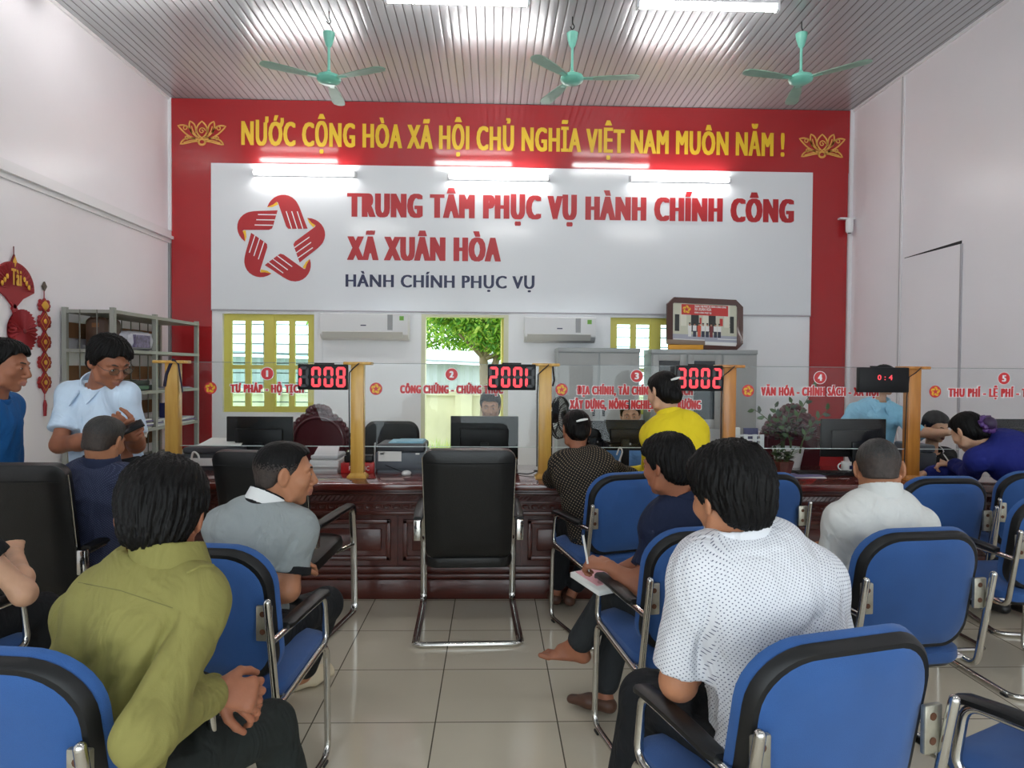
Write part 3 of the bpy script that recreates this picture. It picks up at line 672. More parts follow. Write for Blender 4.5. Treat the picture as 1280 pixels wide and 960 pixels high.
# ------------------------------------------------------------------ blue visitor chairs
M_BLUE = mat('blue_seat_fabric', srgb(32, 78, 138), rough=.75, bump=.25, bscale=500, var=.10, vscale=7, sheen=.15)
M_CHROME = mat('chrome_tube', srgb(205, 203, 198), rough=.16, metal=1.0); M_BLK = mat('black_plastic', (.007, .007, .0075), spec=.35, rough=.42); M_PLATE = mat('zinc_plate', srgb(168, 164, 150), rough=.38, metal=.8, var=.2, vscale=30)
M_RUST = mat('rusty_bolt', srgb(96, 62, 44), rough=.6, metal=.5)
def blue_chair(label):
    t = thing('visitor_chair', label, 'chair', (0, 0, 0), 0, 'blue visitor chairs with chrome arms')
    tb = math.radians(11); zc = .715
    R_ = Matrix.Translation((0, -.235, zc)) @ Matrix.Rotation(tb, 4, 'X')
    wp = lambda x, y, z: (x, y+.42*x*x, z)
    out = rrect(.475, .45, .135, .10, 8)
    g = MB(); slab(g, out, [(.004, .0), (-.006, .010), (-.008, .028), (.010, .045), (.05, .054), (.14, .058)], wp, M=R_); g.build('backrest', M_BLUE, t)
    g = MB(); slab(g, out, [(.045, -.020), (.008, -.022), (0, -.014), (-.004, .002), (.002, .008)], wp, M=R_); g.build('back_shell', M_BLK, t)
    g = MB(); slab(g, off_outline(out, .017), [(.15, -.030), (.06, -.0295), (.010, -.027), (.0, -.019)], wp, M=R_); g.build('back_panel', M_BLUE, t)
    so = rrect(.48, .45, .09, .06, 6); RS = Matrix.Translation((0, .02, .455)) @ Matrix.Rotation(math.radians(-90+4), 4, 'X')
    g = MB(); slab(g, so, [(.0, -.012), (-.006, .0), (-.004, .030), (.02, .046), (.08, .053)], lambda x, y, z: (x, y, z), M=Matrix.Translation((0, .02, .455)) @ Matrix.Rotation(math.radians(90+3), 4, 'X') @ Matrix.Identity(4)); 
    g.v = [(v[0], v[1], v[2]) for v in g.v]; g.build('seat', M_BLUE, t)
    g = MB(); slab(g, so, [(.05, -.03), (.012, -.028), (.002, -.012)], lambda x, y, z: (x, y, z), M=Matrix.Translation((0, .02, .455)) @ Matrix.Rotation(math.radians(93), 4, 'X')); g.build('seat_shell', M_BLK, t)
    for q in (-1, 1):
        X = q*.252
        g = MB(); g.tube(round_path([(X, -.30, .785), (X, -.232, .425), (X, .20, .475), (X, .175, .655), (X, -.265, .655)], .045, 6), .0125, 10)
        g.ball((X, -.30, .785), .0125, nu=10, nv=6); g.build('arm_frame', M_CHROME, t)
        g = MB(); g.rings([[(X+sx*.026*s_, y, .667+z*.012+dz) for sx, z in ((-1,-.6),(-.7,-1),(.7,-1),(1,-.6),(1,.4),(.6,1),(-.6,1),(-1,.4))] for y, s_, dz in ((-.17, .6, 0), (-.15, .95, .002), (-.05, 1, .006), (.08, 1, .006), (.17, .95, .001), (.20, .6, -.01))]); g.build('armrest', M_BLK, t)
        g = MB(); g.box((X-(.05 if q > 0 else -.005), -.2825+.01, .655), (X+(.005 if q < 0 else 0)+(.045 if q < 0 else 0), -.268+.01, .765), bev=.004, M=None); b_ = g.build('bracket', M_PLATE, t)
        for z in (.685, .74):
            g = MB(); g.lathe([(0, 0), (.009, .001), (.009, .006), (0, .006)], n=10, M=Matrix.Translation((X-q*.028, -.268, z+.0)) @ Matrix.Rotation(PI/2, 4, 'X')); g.build('bolt', M_RUST, b_)
    g = MB(); path = [(-.240, .10, .452), (-.240, .235, .452), (-.240, .255, .0135), (-.240, -.27, .0135), (.240, -.27, .0135), (.240, .255, .0135), (.240, .235, .452), (.240, .10, .452)]
    g.tube(round_path(path, .06, 6), .0125, 10); g.tube([(-.240, .12, .437), (.240, .12, .437)], .010, 8); g.tube([(-.25, -.17, .437), (.25, -.17, .437)], .010, 8); g.build('sled_base', M_CHROME, t)
    for q in (-1, 1):
        for y in (.20, -.22): g = MB(); g.box((q*.240-.016, y-.02, 0), (q*.240+.016, y+.02, .012), bev=.003); g.build('floor_pad', M_BLK, t)
    return t
proto = blue_chair('x'); used = [False]
def chair_at(label, bx, by, yaw, side=0):
    """bx, by = ground position of the left (-1) / right (+1) upright top, or of the middle of the back (0)"""
    r = math.radians(yaw); fwd = (-math.sin(r), math.cos(r)); right = (math.cos(r), math.sin(r))
    mx, my = bx-side*.252*right[0], by-side*.252*right[1]
    loc = (mx+fwd[0]*.30, my+fwd[1]*.30, 0)
    if not used[0]:
        used[0] = True; proto.location = loc; proto.rotation_euler = (0, 0, r); proto['label'] = label; return proto
    return copy_tree(proto, loc, r, label)
def up_at(px, py): p = at(px, py, Z=.79); return p[0], p[1]
chair_at('blue visitor chair under the man in the green shirt, bottom left corner', *up_at(100, 932), -6, 1)
chair_at('blue visitor chair under the man in the grey polo shirt', *up_at(334, 752), -7, 1)
chair_at('blue visitor chair under the woman in the dotted black blouse', *up_at(741, 632), 19, -1)
chair_at('blue visitor chair under the man in navy with the notebook', *up_at(813, 724), 12, -1)
chair_at('empty blue visitor chair at the counter behind the polka dot shirt head', *up_at(1013, 628), 4, 1)
chair_at('blue visitor chair under the man in the plain cream shirt', *up_at(1164, 720), 8, 0)
chair_at('empty blue visitor chair ahead and right of the cream shirt man', *up_at(1246, 634), 2, 1)
chair_at('blue visitor chair beside the woman in royal blue, near the right edge', *up_at(1250, 624), -12, -1)
chair_at('blue visitor chair under the man in the polka dot shirt, bottom right', *up_at(950, 916), 16, -1)
chair_at('blue visitor chair cut by the bottom right corner, only arm and seat showing', 1.66, 1.42, 27, 0)
chair_at('blue visitor chair cut by the right edge, its left upright showing', *up_at(1276, 664), 2, -1)
chair_at('blue visitor chair at the left edge under the person in the black T-shirt', -1.78, 2.10, -8, 1)

# ------------------------------------------------------------------ black leather cantilever chairs
M_LEATH = mat('black_leather', (.008, .008, .008), rough=.36, bump=.12, bscale=160, spec=.45)
def leather_chair(label):
    t = thing('leather_chair', label, 'chair', (0, 0, 0), 0, 'black leather cantilever chairs')
    R_ = Matrix.Translation((0, -.27, .755)) @ Matrix.Rotation(math.radians(12), 4, 'X')
    out = rrect(.50, .64, .06, .05, 5); wp = lambda x, y, z: (x*(1+.03*(z/.32)), y+.10*x*x-(.04*max(0, z-.2)), z)
    g = MB(); slab(g, out, [(.10, -.036), (.02, -.034), (.002, -.022), (0, .0), (.004, .026), (.03, .042), (.1, .046)], wp, M=R_); g.build('backrest', M_LEATH, t)
    g = MB(); g.tube([wp(x, -.037, .245-.02*abs(x)**.5*0) for x in np.linspace(-.225, .225, 9)], .0035, 6, M=R_); g.build('seam', M_BLK, t)
    for q in (-1, 1):
        g = MB(); g.tube([wp(q*.2505, -.012, z) for z in np.linspace(-.26, .27, 8)], .004, 6, M=R_); g.build('piping', M_CHROME, t)
    so = rrect(.50, .50, .08, .06, 5)
    g = MB(); slab(g, so, [(.06, -.03), (.004, -.02), (0, .01), (.005, .035), (.03, .052), (.1, .058)], lambda x, y, z: (x, y, z), M=Matrix.Translation((0, .02, .43)) @ Matrix.Rotation(math.radians(97), 4, 'X')); g.build('seat', M_LEATH, t)
    for q in (-1, 1):
        X = q*.285
        path = round_path([(X, -.26, .645), (X, .27, .665), (X, .31, .42), (X, .33, .012), (X, -.38, .012)], .06, 7)
        g = MB(); g.tube([(p.x, p.y, p.z) for p in path], .021, 10, flat=.55); g.tube([(X, .30, .43), (X*.8, .18, .41), (-X*.0, .18, .40)], .012, 8); g.build('arm_frame', M_CHROME, t)
        g = MB(); g.rings([[(X+sx*.030*s_, y, .683+z*.014+dz) for sx, z in ((-1,-.6),(-.7,-1),(.7,-1),(1,-.6),(1,.4),(.6,1),(-.6,1),(-1,.4))] for y, s_, dz in ((-.25, .8, -.02), (-.1, 1, -.012), (.10, 1, -.004), (.24, .95, -.004), (.285, .7, -.02), (.305, .6, -.06))]); g.build('armrest', M_BLK, t)
        g = MB(); g.box((X-.02, -.29, .55), (X-.02+q*.0+.04, -.25, .665), bev=.006); g.build('back_bracket', M_CHROME, t)
    g = MB(); path = round_path([(-.285, -.30, .014), (-.285, -.40, .014), (.285, -.40, .014), (.285, -.30, .014)], .06, 7); g.tube(path, .017, 10); g.build('rear_bar', M_CHROME, t)
    return t
L0 = leather_chair('empty black leather chair in the middle of the aisle'); L0.location = (-.135, 4.13, 0); L0.rotation_euler = (0, 0, math.radians(2))
copy_tree(L0, (-1.17, 3.99, 0), math.radians(-9), 'black leather chair at the counter beyond the grey polo shirt')
copy_tree(L0, (-2.15, 3.48, 0), math.radians(0), 'black leather chair under the dark blue shirt at the left edge')
# ================================================================== things behind the counter and along the walls
M_GSTEEL = mat('grey_steel', srgb(164, 168, 168), rough=.42, spec=.5); M_GSTEELD = mat('grey_steel_door', srgb(166, 168, 166), rough=.42); M_RACK = mat('rack_steel', srgb(150, 150, 142), rough=.45)
M_SMOKE = mat('dark_cabinet_glass', (.02, .025, .028), rough=.1); M_CARD = mat('brown_cardboard', srgb(128, 88, 56), rough=.85, var=.2, vscale=5); M_PAPER = mat('white_paper', srgb(232, 232, 228), rough=.8)
# steel rack against the left wall
RY0, RY1, RX0, RX1, RZ = 6.30, 8.05, XL+.02, -3.37, 2.03
rk = thing('steel_rack', 'grey slotted steel rack against the left wall', 'rack', (XL, RY0, 0))
g = MB()
mids = (RY0, 7.07, RY1)
for y in mids:
    for x in (RX0, RX1-.04): g.box((x-XL, y-RY0-.02, 0), (x-XL+.04, y-RY0+.02, RZ)); 
g.build('uprights', M_RACK, rk)
SZ = [.19, .56, .90, 1.27, 1.66]
for z in SZ+[RZ-.02]:
    g = MB(); g.box((.024, -.015, z-.03), (RX1-XL+.004, RY1-RY0+.015, z)); g.build('shelf', M_RACK, rk)
for z in SZ:
    g = MB(); g.box((.022, .02, z+.10), (.04, RY1-RY0, z+.24)); g.build('back_board', M_CARD, rk)
M_WIRE = mat('rack_wire', srgb(120, 118, 112), rough=.5, metal=.5)
g = MB()
for y in np.linspace(.2, RY1-RY0-.1, 9): g.cyl((.05, y, .0), (.05, y, RZ-.05), .006, n=6)
for x in (.18, .33): g.cyl((x, -.018, 1.27), (x, -.018, RZ-.02), .006, n=6)
g.build('wire_strands', M_WIRE, rk)
M_BRN = mat('brown_leatherette', srgb(74, 50, 36), rough=.45, bump=.3, bscale=30)
t = thing('brown_case', 'dark brown upright case on the top shelf of the steel rack', 'case', (XL+.24, 6.55, 1.66))
g = MB(); slab(g, rrect(.20, .29, .06, .03, 5), [(.02, -.13), (0, -.11), (0, .11), (.02, .13)], M=Matrix.Translation((0, 0, .15))); g.build('case_body', M_BRN, t); g = MB(); g.box((-.105, -.05, .10), (.105, -.03, .12)); g.box((-.03, -.138, .2), (.03, -.12, .24)); g.build('clasp', M_CARD, t)
def paper_stack(name, label, x, y, z, w_, d, h, seed, cat='papers', m=None):
    rg = random.Random(seed); t = thing(name, label, cat, (x, y, z))
    g = MB(); k = max(3, int(h/.012)); zz = 0
    for i in range(k):
        a = Matrix.Rotation(rg.uniform(-.2, .2), 4, 'Z') @ Matrix.Translation((rg.uniform(-.02, .02), rg.uniform(-.02, .02), 0)); g.box((-w_/2, -d/2, zz), (w_/2, d/2, zz+h/k*.9), i % 3, M=a); zz += h/k
    g.build('sheets', m or [M_PAPER, mat('greyish_paper', srgb(190, 190, 196), rough=.8), mat('lilac_folder', srgb(120, 110, 150), rough=.6)], t); return t
def ribbons(t, x, y, z, l, n, seed):
    rg = random.Random(seed); g = MB()
    for i in range(n):
        yy = y+rg.uniform(-.06, .06); g.tube([(x-.1, yy, z+.02), (x, yy, z+.01), (x+.02, yy+rg.uniform(-.02, .02), z-l*.5), (x+.015, yy+rg.uniform(-.03, .03), z-l*rg.uniform(.7, 1))], .005, 5)
    g.build('tie_ribbons', M_PAPER, t)
M_PLAST = mat('clear_plastic_wrap', srgb(205, 205, 215), rough=.25, bump=.6, bscale=14)
t = thing('wrapped_bundle', 'plastic-wrapped paper bundle on the top shelf of the steel rack', 'bundle', (-3.55, 6.92, 1.66))
bm = bmesh.new(); bmesh.ops.create_icosphere(bm, subdivisions=4, radius=1); rg = np.random.RandomState(4)
for v in bm.verts:
    v.co = Vector((math.copysign(abs(v.co.x)**.55, v.co.x)*.15, math.copysign(abs(v.co.y)**.55, v.co.y)*.30, math.copysign(abs(v.co.z)**.6, v.co.z)*.095+.096)); v.co += Vector(rg.normal(size=3))*.0035
bm.verts.index_update(); g = MB(); g.add([v.co[:] for v in bm.verts], [[v.index for v in f.verts] for f in bm.faces]); bm.free(); g.build('plastic_wrap', M_PLAST, t)
g = MB(); g.box((.12, -.22, .03), (.158, .06, .15)); g.build('printed_papers', mat('printed_papers', srgb(110, 100, 130), rough=.6, var=.5, vscale=30), t)
t = thing('green_box', 'dark green box file on the second shelf of the steel rack', 'box', (-3.55, 6.86, 1.27)); g = MB(); g.box((-.13, -.2, 0), (.14, .2, .055), bev=.006); g.box((-.12, -.19, .056), (.13, .17, .10), bev=.01); g.build('box_body', mat('dark_green_card', srgb(28, 40, 36), rough=.5), t); g = MB(); g.box((.135, -.1, .015), (.142, .12, .045)); g.build('box_label', mat('green_label', srgb(70, 110, 80), rough=.5), t)
p = at(516, 0, Y=6)  # spare
t = thing('white_mug', 'white mug on the second shelf, handle showing beside the standing man', 'mug', (-3.42, 6.50, 1.27)); g = MB(); g.lathe([(0, 0), (.038, 0), (.042, .01), (.042, .105), (.038, .105), (.036, .012), (0, .01)]); g.build('mug_body', M_PAPER, t); g = MB(); g.tube([(.04+.0, 0, .085)]+[(.045+.032*math.sin(a), 0, .052+.036*math.cos(a)) for a in np.linspace(.3, 2.9, 9)]+[(.04, 0, .018)], .007, 8); g.build('handle', M_PAPER, t)
t = paper_stack('tied_papers', 'tied paper bundle with hanging white ribbons on the lower rack shelf', -3.52, 6.82, .90, .24, .36, .09, 3); ribbons(t, .125, 0, .05, .17, 6, 2)
t = paper_stack('tied_papers', 'tied paper bundle on the lower rack shelf just left of the first post', -3.52, 7.25, .90, .24, .26, .07, 9); ribbons(t, .125, 0, .04, .14, 3, 5)
paper_stack('loose_papers', 'loose papers on the lower rack shelf right of the first post', -3.5, 7.75, .90, .26, .36, .06, 12)
paper_stack('loose_papers', 'thin papers on the second rack shelf beside the first post', -3.5, 7.72, 1.27, .24, .3, .02, 15)
t = thing('blue_binder', 'slim blue binder standing on the lower rack shelf', 'binder', (-3.43, 7.52, .90)); g = MB(); g.box((-.12, -.02, 0), (.04, .02, .22), bev=.003); g.box((.041, -.012, .12), (.043, .012, .18), 1); g.build('binder_cover', [mat('navy_binder', srgb(44, 50, 104), rough=.5), M_PAPER], t)

# steel filing cabinets along the rear wall
def cabinet(label, pl, pr_, pt, Yc, glazed):
    a = at(pl, pt, Y=Yc); b_ = at(pr_, pt, Y=Yc); w_ = b_[0]-a[0]; h = a[2]
    t = thing('filing_cabinet', label, 'cabinet', (a[0], Yc, 0)); g = MB(); g.box((0, .02, 0), (w_, .42, h)); g.box((-.004, .0, h-.05), (w_+.004, .42, h), bev=.004); g.build('cabinet_body', M_GSTEEL, t)
    n = 2 if not glazed else 3; dw = w_/n
    for k in range(n):
        x0, x1 = k*dw+.012, (k+1)*dw-.012
        if glazed and k < 2:
            g = MB()
            for (c0, c1, c2, c3) in ((x0+.0705, x1-.0705, h-.13, h-.06), (x0+.0705, x1-.0705, .85, .95), (x0, x0+.07, .85, h-.06), (x1-.07, x1, .85, h-.06)): g.box((c0, .0, c2), (c1, .022, c3), bev=.003)
            d = g.build('door', M_GSTEELD, t); g = MB(); g.box((x0+.07, .012, .95), (x1-.07, .018, h-.13)); g.build('pane', M_SMOKE, d)
            g = MB(); g.box((x0, 0, .06), (x1, .022, .84), bev=.003); d = g.build('door', M_GSTEELD, t)
        else:
            g = MB(); g.box((x0, 0, .06), (x1, .022, h-.06), bev=.003); d = g.build('door', M_GSTEELD, t)
            g = MB(); hx = x1-.06 if k == 0 else x0+.03; g.box((hx, -.008, .98), (hx+.03, .004, 1.10), bev=.004); g.build('handle', M_BLK, d)
            if glazed: g = MB(); g.cyl((x0+.26, -.012, h-.2), (x0+.26, .01, h-.2), .02); g.build('lock', M_GSTEELD, d)
    return t
YCAB = 7.9
cabinet('plain grey two-door steel cabinet under the right air conditioner', 698, 800, 434.5, YCAB, False); cab2 = cabinet('wide grey steel cabinet with dark glass doors under the framed photo', 815, 947, 436.5, YCAB, True)
# framed group photo leaning on top of the cabinet
M_FRAME = mat('brown_picture_frame', srgb(74, 36, 26), rough=.3, coat=.3)
fc = at(880.5, 434, Y=YCAB+.10); fl = at(832, 404, Y=YCAB+.1); fr_ = at(928.5, 404, Y=YCAB+.1); fw_ = fr_[0]-fl[0]; zt_ = at(880, 371.5, Y=YCAB+.1)[2]; fh = zt_-at(814, 436.5, Y=YCAB)[2]
t = thing('framed_photo', 'brown framed group photo with clipped corners standing on the glass-door cabinet', 'picture', (fc[0], YCAB+.10, at(814, 436.5, Y=YCAB)[2]))
RF = Matrix.Rotation(math.radians(-8), 4, 'X') @ Matrix.Rotation(math.radians(2), 4, 'Y')
W_, H_ = fw_, fh; ch = .085
def octo(w_, h, c): return [(-w_/2+c, 0), (w_/2-c, 0), (w_/2, c), (w_/2, h-c), (w_/2-c, h), (-w_/2+c, h), (-w_/2, h-c), (-w_/2, c)]
g = MB(); o_ = octo(W_, H_, ch); i_ = [(-W_/2+.07, .05), (-W_/2+.07+.001, .05), (W_/2-.07, .05), (W_/2-.07, .051), (W_/2-.07, H_-.07), (W_/2-.071, H_-.07), (-W_/2+.07, H_-.07), (-W_/2+.07, H_-.071)]
o_ = [o_[0], o_[0], o_[1], o_[2], o_[3], o_[4], o_[5], o_[6], o_[7]]
oct8 = octo(W_, H_, ch); inn = []
for (x, z) in oct8: inn.append((max(-W_/2+.075, min(W_/2-.075, x)), max(.055, min(H_-.07, z))))
ring = [[(x, .0, z) for x, z in oct8], [(x*.985, -.03, H_/2+(z-H_/2)*.98) for x, z in oct8], [(x, -.022, z) for x, z in inn], [(x, -.004, z) for x, z in inn]]
g.rings(ring, M=RF, cap0=True, cap1=False); g.build('frame', M_FRAME, t, angle=20)
x0, x1, z0, z1 = -W_/2+.07, W_/2-.07, .05, H_-.065
PW, PH = x1-x0, z1-z0
cols = [srgb(206, 206, 186), srgb(226, 224, 208), srgb(40, 42, 40), srgb(196, 58, 54), srgb(235, 235, 232), srgb(44, 48, 66), srgb(170, 172, 186), srgb(236, 190, 60), srgb(116, 40, 44), srgb(180, 130, 105), srgb(214, 86, 62), srgb(20, 18, 18)]
PM = [mat(f'print_{n_}', c_, rough=.4) for n_, c_ in zip(('wall', 'column', 'doorway', 'red', 'white', 'navy', 'steps', 'yellow', 'maroon', 'skin', 'orange', 'hair'), cols)]
g = MB()
def q(u0, v0, u1, v1, mi, dy=0): g.add([(x0+PW*u0, -.006-dy, z0+PH*v0), (x0+PW*u1, -.006-dy, z0+PH*v0), (x0+PW*u1, -.006-dy, z0+PH*v1), (x0+PW*u0, -.006-dy, z0+PH*v1)], [(0,1,2,3)], mi, RF)
q(0, 0, 1, 1, 0); q(0, 0, 1, .25, 6, .0005); q(.5, 0, 1, .10, 4, .001); q(.02, .12, .5, .14, 4, .001); q(.7, .16, 1, .18, 4, .001)
for u in (.13, .47, .80): q(u, .25, u+.09, 1, 1, .001); q(u, .25, u+.09, .45, 0, .0012)
for u0, u1 in ((.29, .41), (.56, .67), (.88, .95), (.04, .11)): q(u0, .32, u1, .72, 2, .001)
q(.42, .5, .45, .66, 3, .0012); q(.73, .48, .78, .66, 3, .0012)
q(.14, .72, .86, .97, 3, .002); 
for k_, u in enumerate((.27, .345, .415, .475, .54, .60, .665, .725)):
    top = (4, 4, 10, 4, 4, 8, 4, 4)[k_]; bot = (4, 5, 10, 5, 5, 8, 5, 5)[k_]
    q(u-.024, .20, u+.024, .36, bot, .0025); q(u-.028, .34, u+.028, .47, top, .003); q(u-.013, .46, u+.013, .52, 9, .003); q(u-.014, .505, u+.014, .535, 11, .0032)
pic = g.build('print', PM, t, angle=5)
g = MB(); 
def wpt(u, v): return x0+PW*u, z0+PH*v
g2 = MB(); hand_logo(g2, *wpt(.22, .845), PH*.10, -.0095, False, 0, 0, 0); g.add(g2.v, g2.f, 0, RF); g.build('banner_emblem', PM[7], pic, angle=5)
g = MB()
for (txt, u0, u1, v, ch_) in (('TRUNG TÂM PHỤC VỤ HÀNH CHÍNH CÔNG', .34, .83, .91, .028), ('XÃ XUÂN HÒA', .34, .60, .83, .045), ('HÀNH CHÍNH PHỤC VỤ', .34, .60, .76, .025)):
    g2 = MB(); a_, b2 = wpt(u0, v); c_, _ = wpt(u1, v); lettering(g2, txt, a_, c_, b2, ch_*PH*1.5, -.0095, bold=.01, wide=.001); g = MB(); g.add(g2.v, g2.f, 0, RF, flat=True); g.build('banner_lettering', PM[4], pic, angle=5)
ztop = at(814, 436.5, Y=YCAB)[2]
t = thing('envelope_stack', 'grey and yellow envelopes lying in front of the framed photo', 'papers', (at(858, 434, Y=YCAB)[0]-.0, YCAB+.02, ztop))
g = MB(); g.box((-.20, -.01, 0), (.20, .05, .055), bev=.004); g.build('yellow_envelope', mat('yellow_envelope', srgb(224, 160, 50), rough=.6), t); g = MB(); g.box((-.22, -.005, .056), (.22, .055, .11), M=Matrix.Rotation(.03, 4, 'Y'), bev=.008); g.build('grey_folder', mat('taupe_folder', srgb(140, 122, 106), rough=.7), t)

# ------------------------------------------------------------------ office machines on the counter
M_SCRB = mat('black_monitor_plastic', (.008, .0085, .009), rough=.4, spec=.25); M_SILV = mat('silver_plastic', srgb(190, 192, 194), rough=.35)
def monitor(label, pl, pr_, pt, pb, Y, yaw=0):
    a = at(pl, pb, Y=Y); b_ = at(pr_, pt, Y=Y); w_, h = b_[0]-a[0], b_[2]-a[2]
    t = thing('computer_monitor', label, 'monitor', ((a[0]+b_[0])/2, Y, CZ), math.radians(yaw), 'computer monitors behind the glass'); z0 = max(a[2]-CZ, .06)
    g = MB(); g.box((-w_/2, 0, z0), (w_/2, .02, z0+h), bev=.004); g.box((-w_*.36, -.03, z0+.05), (w_*.36, .0, z0+h*.72), bev=.02); g.build('housing', M_SCRB, t)
    g = MB(); g.box((-w_/2+.01, .0205, z0+.015), (w_/2-.01, .022, z0+h-.01)); g.build('screen', mat('dark_screen', (.02, .025, .03), rough=.15), t)
    g = MB(); g.box((-.03, -.045, .01), (.03, -.02, z0+h*.4), bev=.006); g.build('stand', M_SCRB, t)
    g = MB(); g.lathe([(0, 0), (.115, 0), (.115, .008), (.03, .018), (0, .018)], c=(0, -.02, 0)); g.build('foot', M_SCRB, t)
    g = MB(); g.box((-.045+w_*.05, -.032, z0+.045), (.03+w_*.05, -.029, z0+.06)); g.build('port_labels', M_SILV, t)
monitor('black monitor behind the glass under the 1 badge', 283, 366, 521, 573, 5.15); monitor('black monitor beneath the 2001 display', 563, 648, 521, 574, 5.25); monitor('black monitor in front of the staff man at counter three', 755, 806, 525, 563, 5.2)
monitor('black monitor below the dark display at counter four', 1026, 1108, 524, 571, 5.15); monitor('black monitor behind the woman in royal blue', 1228, 1292, 524, 562, 5.2); monitor('second black monitor behind the dotted blouse woman', 722, 760, 526, 560, 5.34, -6)
M_PRG = mat('grey_printer_plastic', srgb(92, 98, 106), rough=.4); M_PRGD = mat('dark_grey_printer_plastic', srgb(58, 62, 68), rough=.4); M_PRW = mat('white_printer_plastic', srgb(218, 218, 216), rough=.4)
def printer(label, pl, pr_, pt, Y, d, body, lid, kind):
    a = at(pl, 590, Y=Y); b_ = at(pr_, pt, Y=Y); w_, h = b_[0]-a[0], b_[2]-CZ
    t = thing('printer', label, 'printer', ((a[0]+b_[0])/2, Y, CZ)); 
    g = MB(); g.box((-w_/2, 0, .015), (w_/2, d, h*.62), bev=.015); g.box((-w_/2+.015, .01, 0), (w_/2-.015, d-.01, .02)); g.build('printer_body', body, t)
    g = MB(); g.box((-w_/2+.008, .004, h*.62), (w_/2-.008, d-.02, h*.86), bev=.015); g.build('printer_lid', lid, t)
    if kind == 'feeder':
        g = MB(); g.rings([[(-w_*.40, .05, h*.84), (w_*.40, .05, h*.84), (w_*.36, .15, h*1.22), (-w_*.36, .15, h*1.22)], [(-w_*.40, .062, h*.84), (w_*.40, .062, h*.84), (w_*.36, .162, h*1.22), (-w_*.36, .162, h*1.22)]]); g.build('paper_tray', lid, t)
        g = MB(); g.box((-w_*.46, -.012, .03), (w_*.46, .01, h*.30), bev=.006); g.build('output_tray', M_PRW, t)
    if kind == 'sheet':
        g = MB(); g.add([(-w_*.30, .06, h*.9), (w_*.42, .06, h*.9), (w_*.38, .22, h*1.10), (-w_*.20, .22, h*1.12)]+[(-w_*.30, .062, h*.895), (w_*.42, .062, h*.895), (w_*.38, .222, h*1.095), (-w_*.20, .222, h*1.115)], [(0,1,2,3), (7,6,5,4), (0,4,5,1), (1,5,6,2), (2,6,7,3), (3,7,4,0)]); g.build('paper', M_PAPER if body != M_PRG else mat('light_blue_paper', srgb(150, 196, 214), rough=.7), t)
        g = MB(); g.box((-w_*.48, -.008, .035), (w_*.48, .0, .09), bev=.003); g.build('output_tray', M_PRW, t)
    if kind == 'rear':
        for lo_, hi_ in (((-w_*.44, -.003, .08), (w_*.02, .001, .15)), ((-w_*.40, -.003, h*.55), (-w_*.32, .001, h*.6)), ((w_*.30, -.003, h*.55), (w_*.38, .001, h*.6))): g = MB(); g.box(lo_, hi_); g.build('rear_label', M_PAPER, t)
        for x in (-w_/2-.008, w_/2+.0): g = MB(); g.box((x, -.004, 0), (x+.008, .03, h*.9), bev=.003); g.build('silver_edge', M_SILV, t)
        g = MB(); g.box((-w_*.26, .05, h*.87), (w_*.44, .3, h*.90)); g.box((-w_*.1, .06, h*.90), (w_*.42, .28, h*.925)); g.build('blue_papers', mat('light_blue_paper', srgb(150, 196, 214), rough=.7), t)
printer('dark grey printer with white paper beside the first post', 226, 303, 555, 5.0, .34, M_PRGD, M_PRGD, 'sheet')
printer('white sheet-fed printer beneath the 1008 display', 386, 424, 566, 4.98, .30, M_PRW, M_SILV, 'feeder')
printer('grey printer topped with blue papers beneath the 2 lettering', 469, 532, 550, 4.95, .36, M_PRG, M_PRGD, 'rear')
printer('grey printer beside the post at counter five', 1146, 1172, 551, 5.05, .34, M_PRGD, M_PRG, 'plain')
t = thing('red_box', 'small red box with white letters behind the second post', 'box', (at(446.5, 585, Y=4.90)[0], 4.90, CZ)); g = MB(); g.box((-.115, 0, 0), (.115, .12, .072), bev=.002); g.build('box_body', mat('bright_red_card', srgb(186, 30, 30), rough=.4), t); g = MB(); lettering(g, 'P', -.058, -.036, .02, .030, -.001, bold=.012); lettering(g, 'TIC', .034, .084, .02, .030, -.001, bold=.012); g.build('lettering', M_WHITE, t)
t = thing('black_stapler_box', 'black gadget lying on the red box behind the second post', 'box', (at(444, 580, Y=4.93)[0], 4.93, CZ+.072)); g = MB(); g.box((-.08, 0, 0), (.12, .08, .05), bev=.01); g.cyl((-.05, .0, .05), (-.05, .0, .075), .015); g.build('gadget_body', M_BLK, t)
t = thing('computer_mouse', 'white computer mouse on the counter in front of the grey printer', 'mouse', (at(508, 588, Y=4.83)[0], 4.83, CZ)); g = MB(); g.ball((0, 0, .012), (.034, .055, .020)); g.build('mouse_body', M_PRW, t); g = MB(); g.tube([(0, .05, .01), (-.05, .1, .01), (-.16, .12, .05), (-.2, .14, .08)], .003, 6); g.build('cord', M_BLK, t)
def cable(label, pts, r, m, cat='cable'): g = MB(); g.tube(round_path(pts, .05, 5), r, 7); tag(g.build('cable', m), label, cat)
c_ = at(670, 583, Y=4.9); cable('tangled black cable on the counter left of the third post', [(c_[0]-.14, 4.88, CZ+.008), (c_[0]-.05, 4.8, CZ+.012), (c_[0]+.02, 4.9, CZ+.03), (c_[0]+.07, 4.82, CZ+.008), (c_[0]-.03, 4.95, CZ+.02), (c_[0]+.10, 4.98, CZ+.008)], .004, M_BLK)
c_ = at(245, 570, Y=4.85); cable('white cable hook standing on the counter near the first post', [(c_[0]-.03, 4.85, CZ+.02), (c_[0]+.02, 4.85, CZ+.03), (c_[0]+.02, 4.85, CZ+.13), (c_[0]-.02, 4.85, CZ+.16), (c_[0]-.03, 4.85, CZ+.11)], .007, M_PRW)
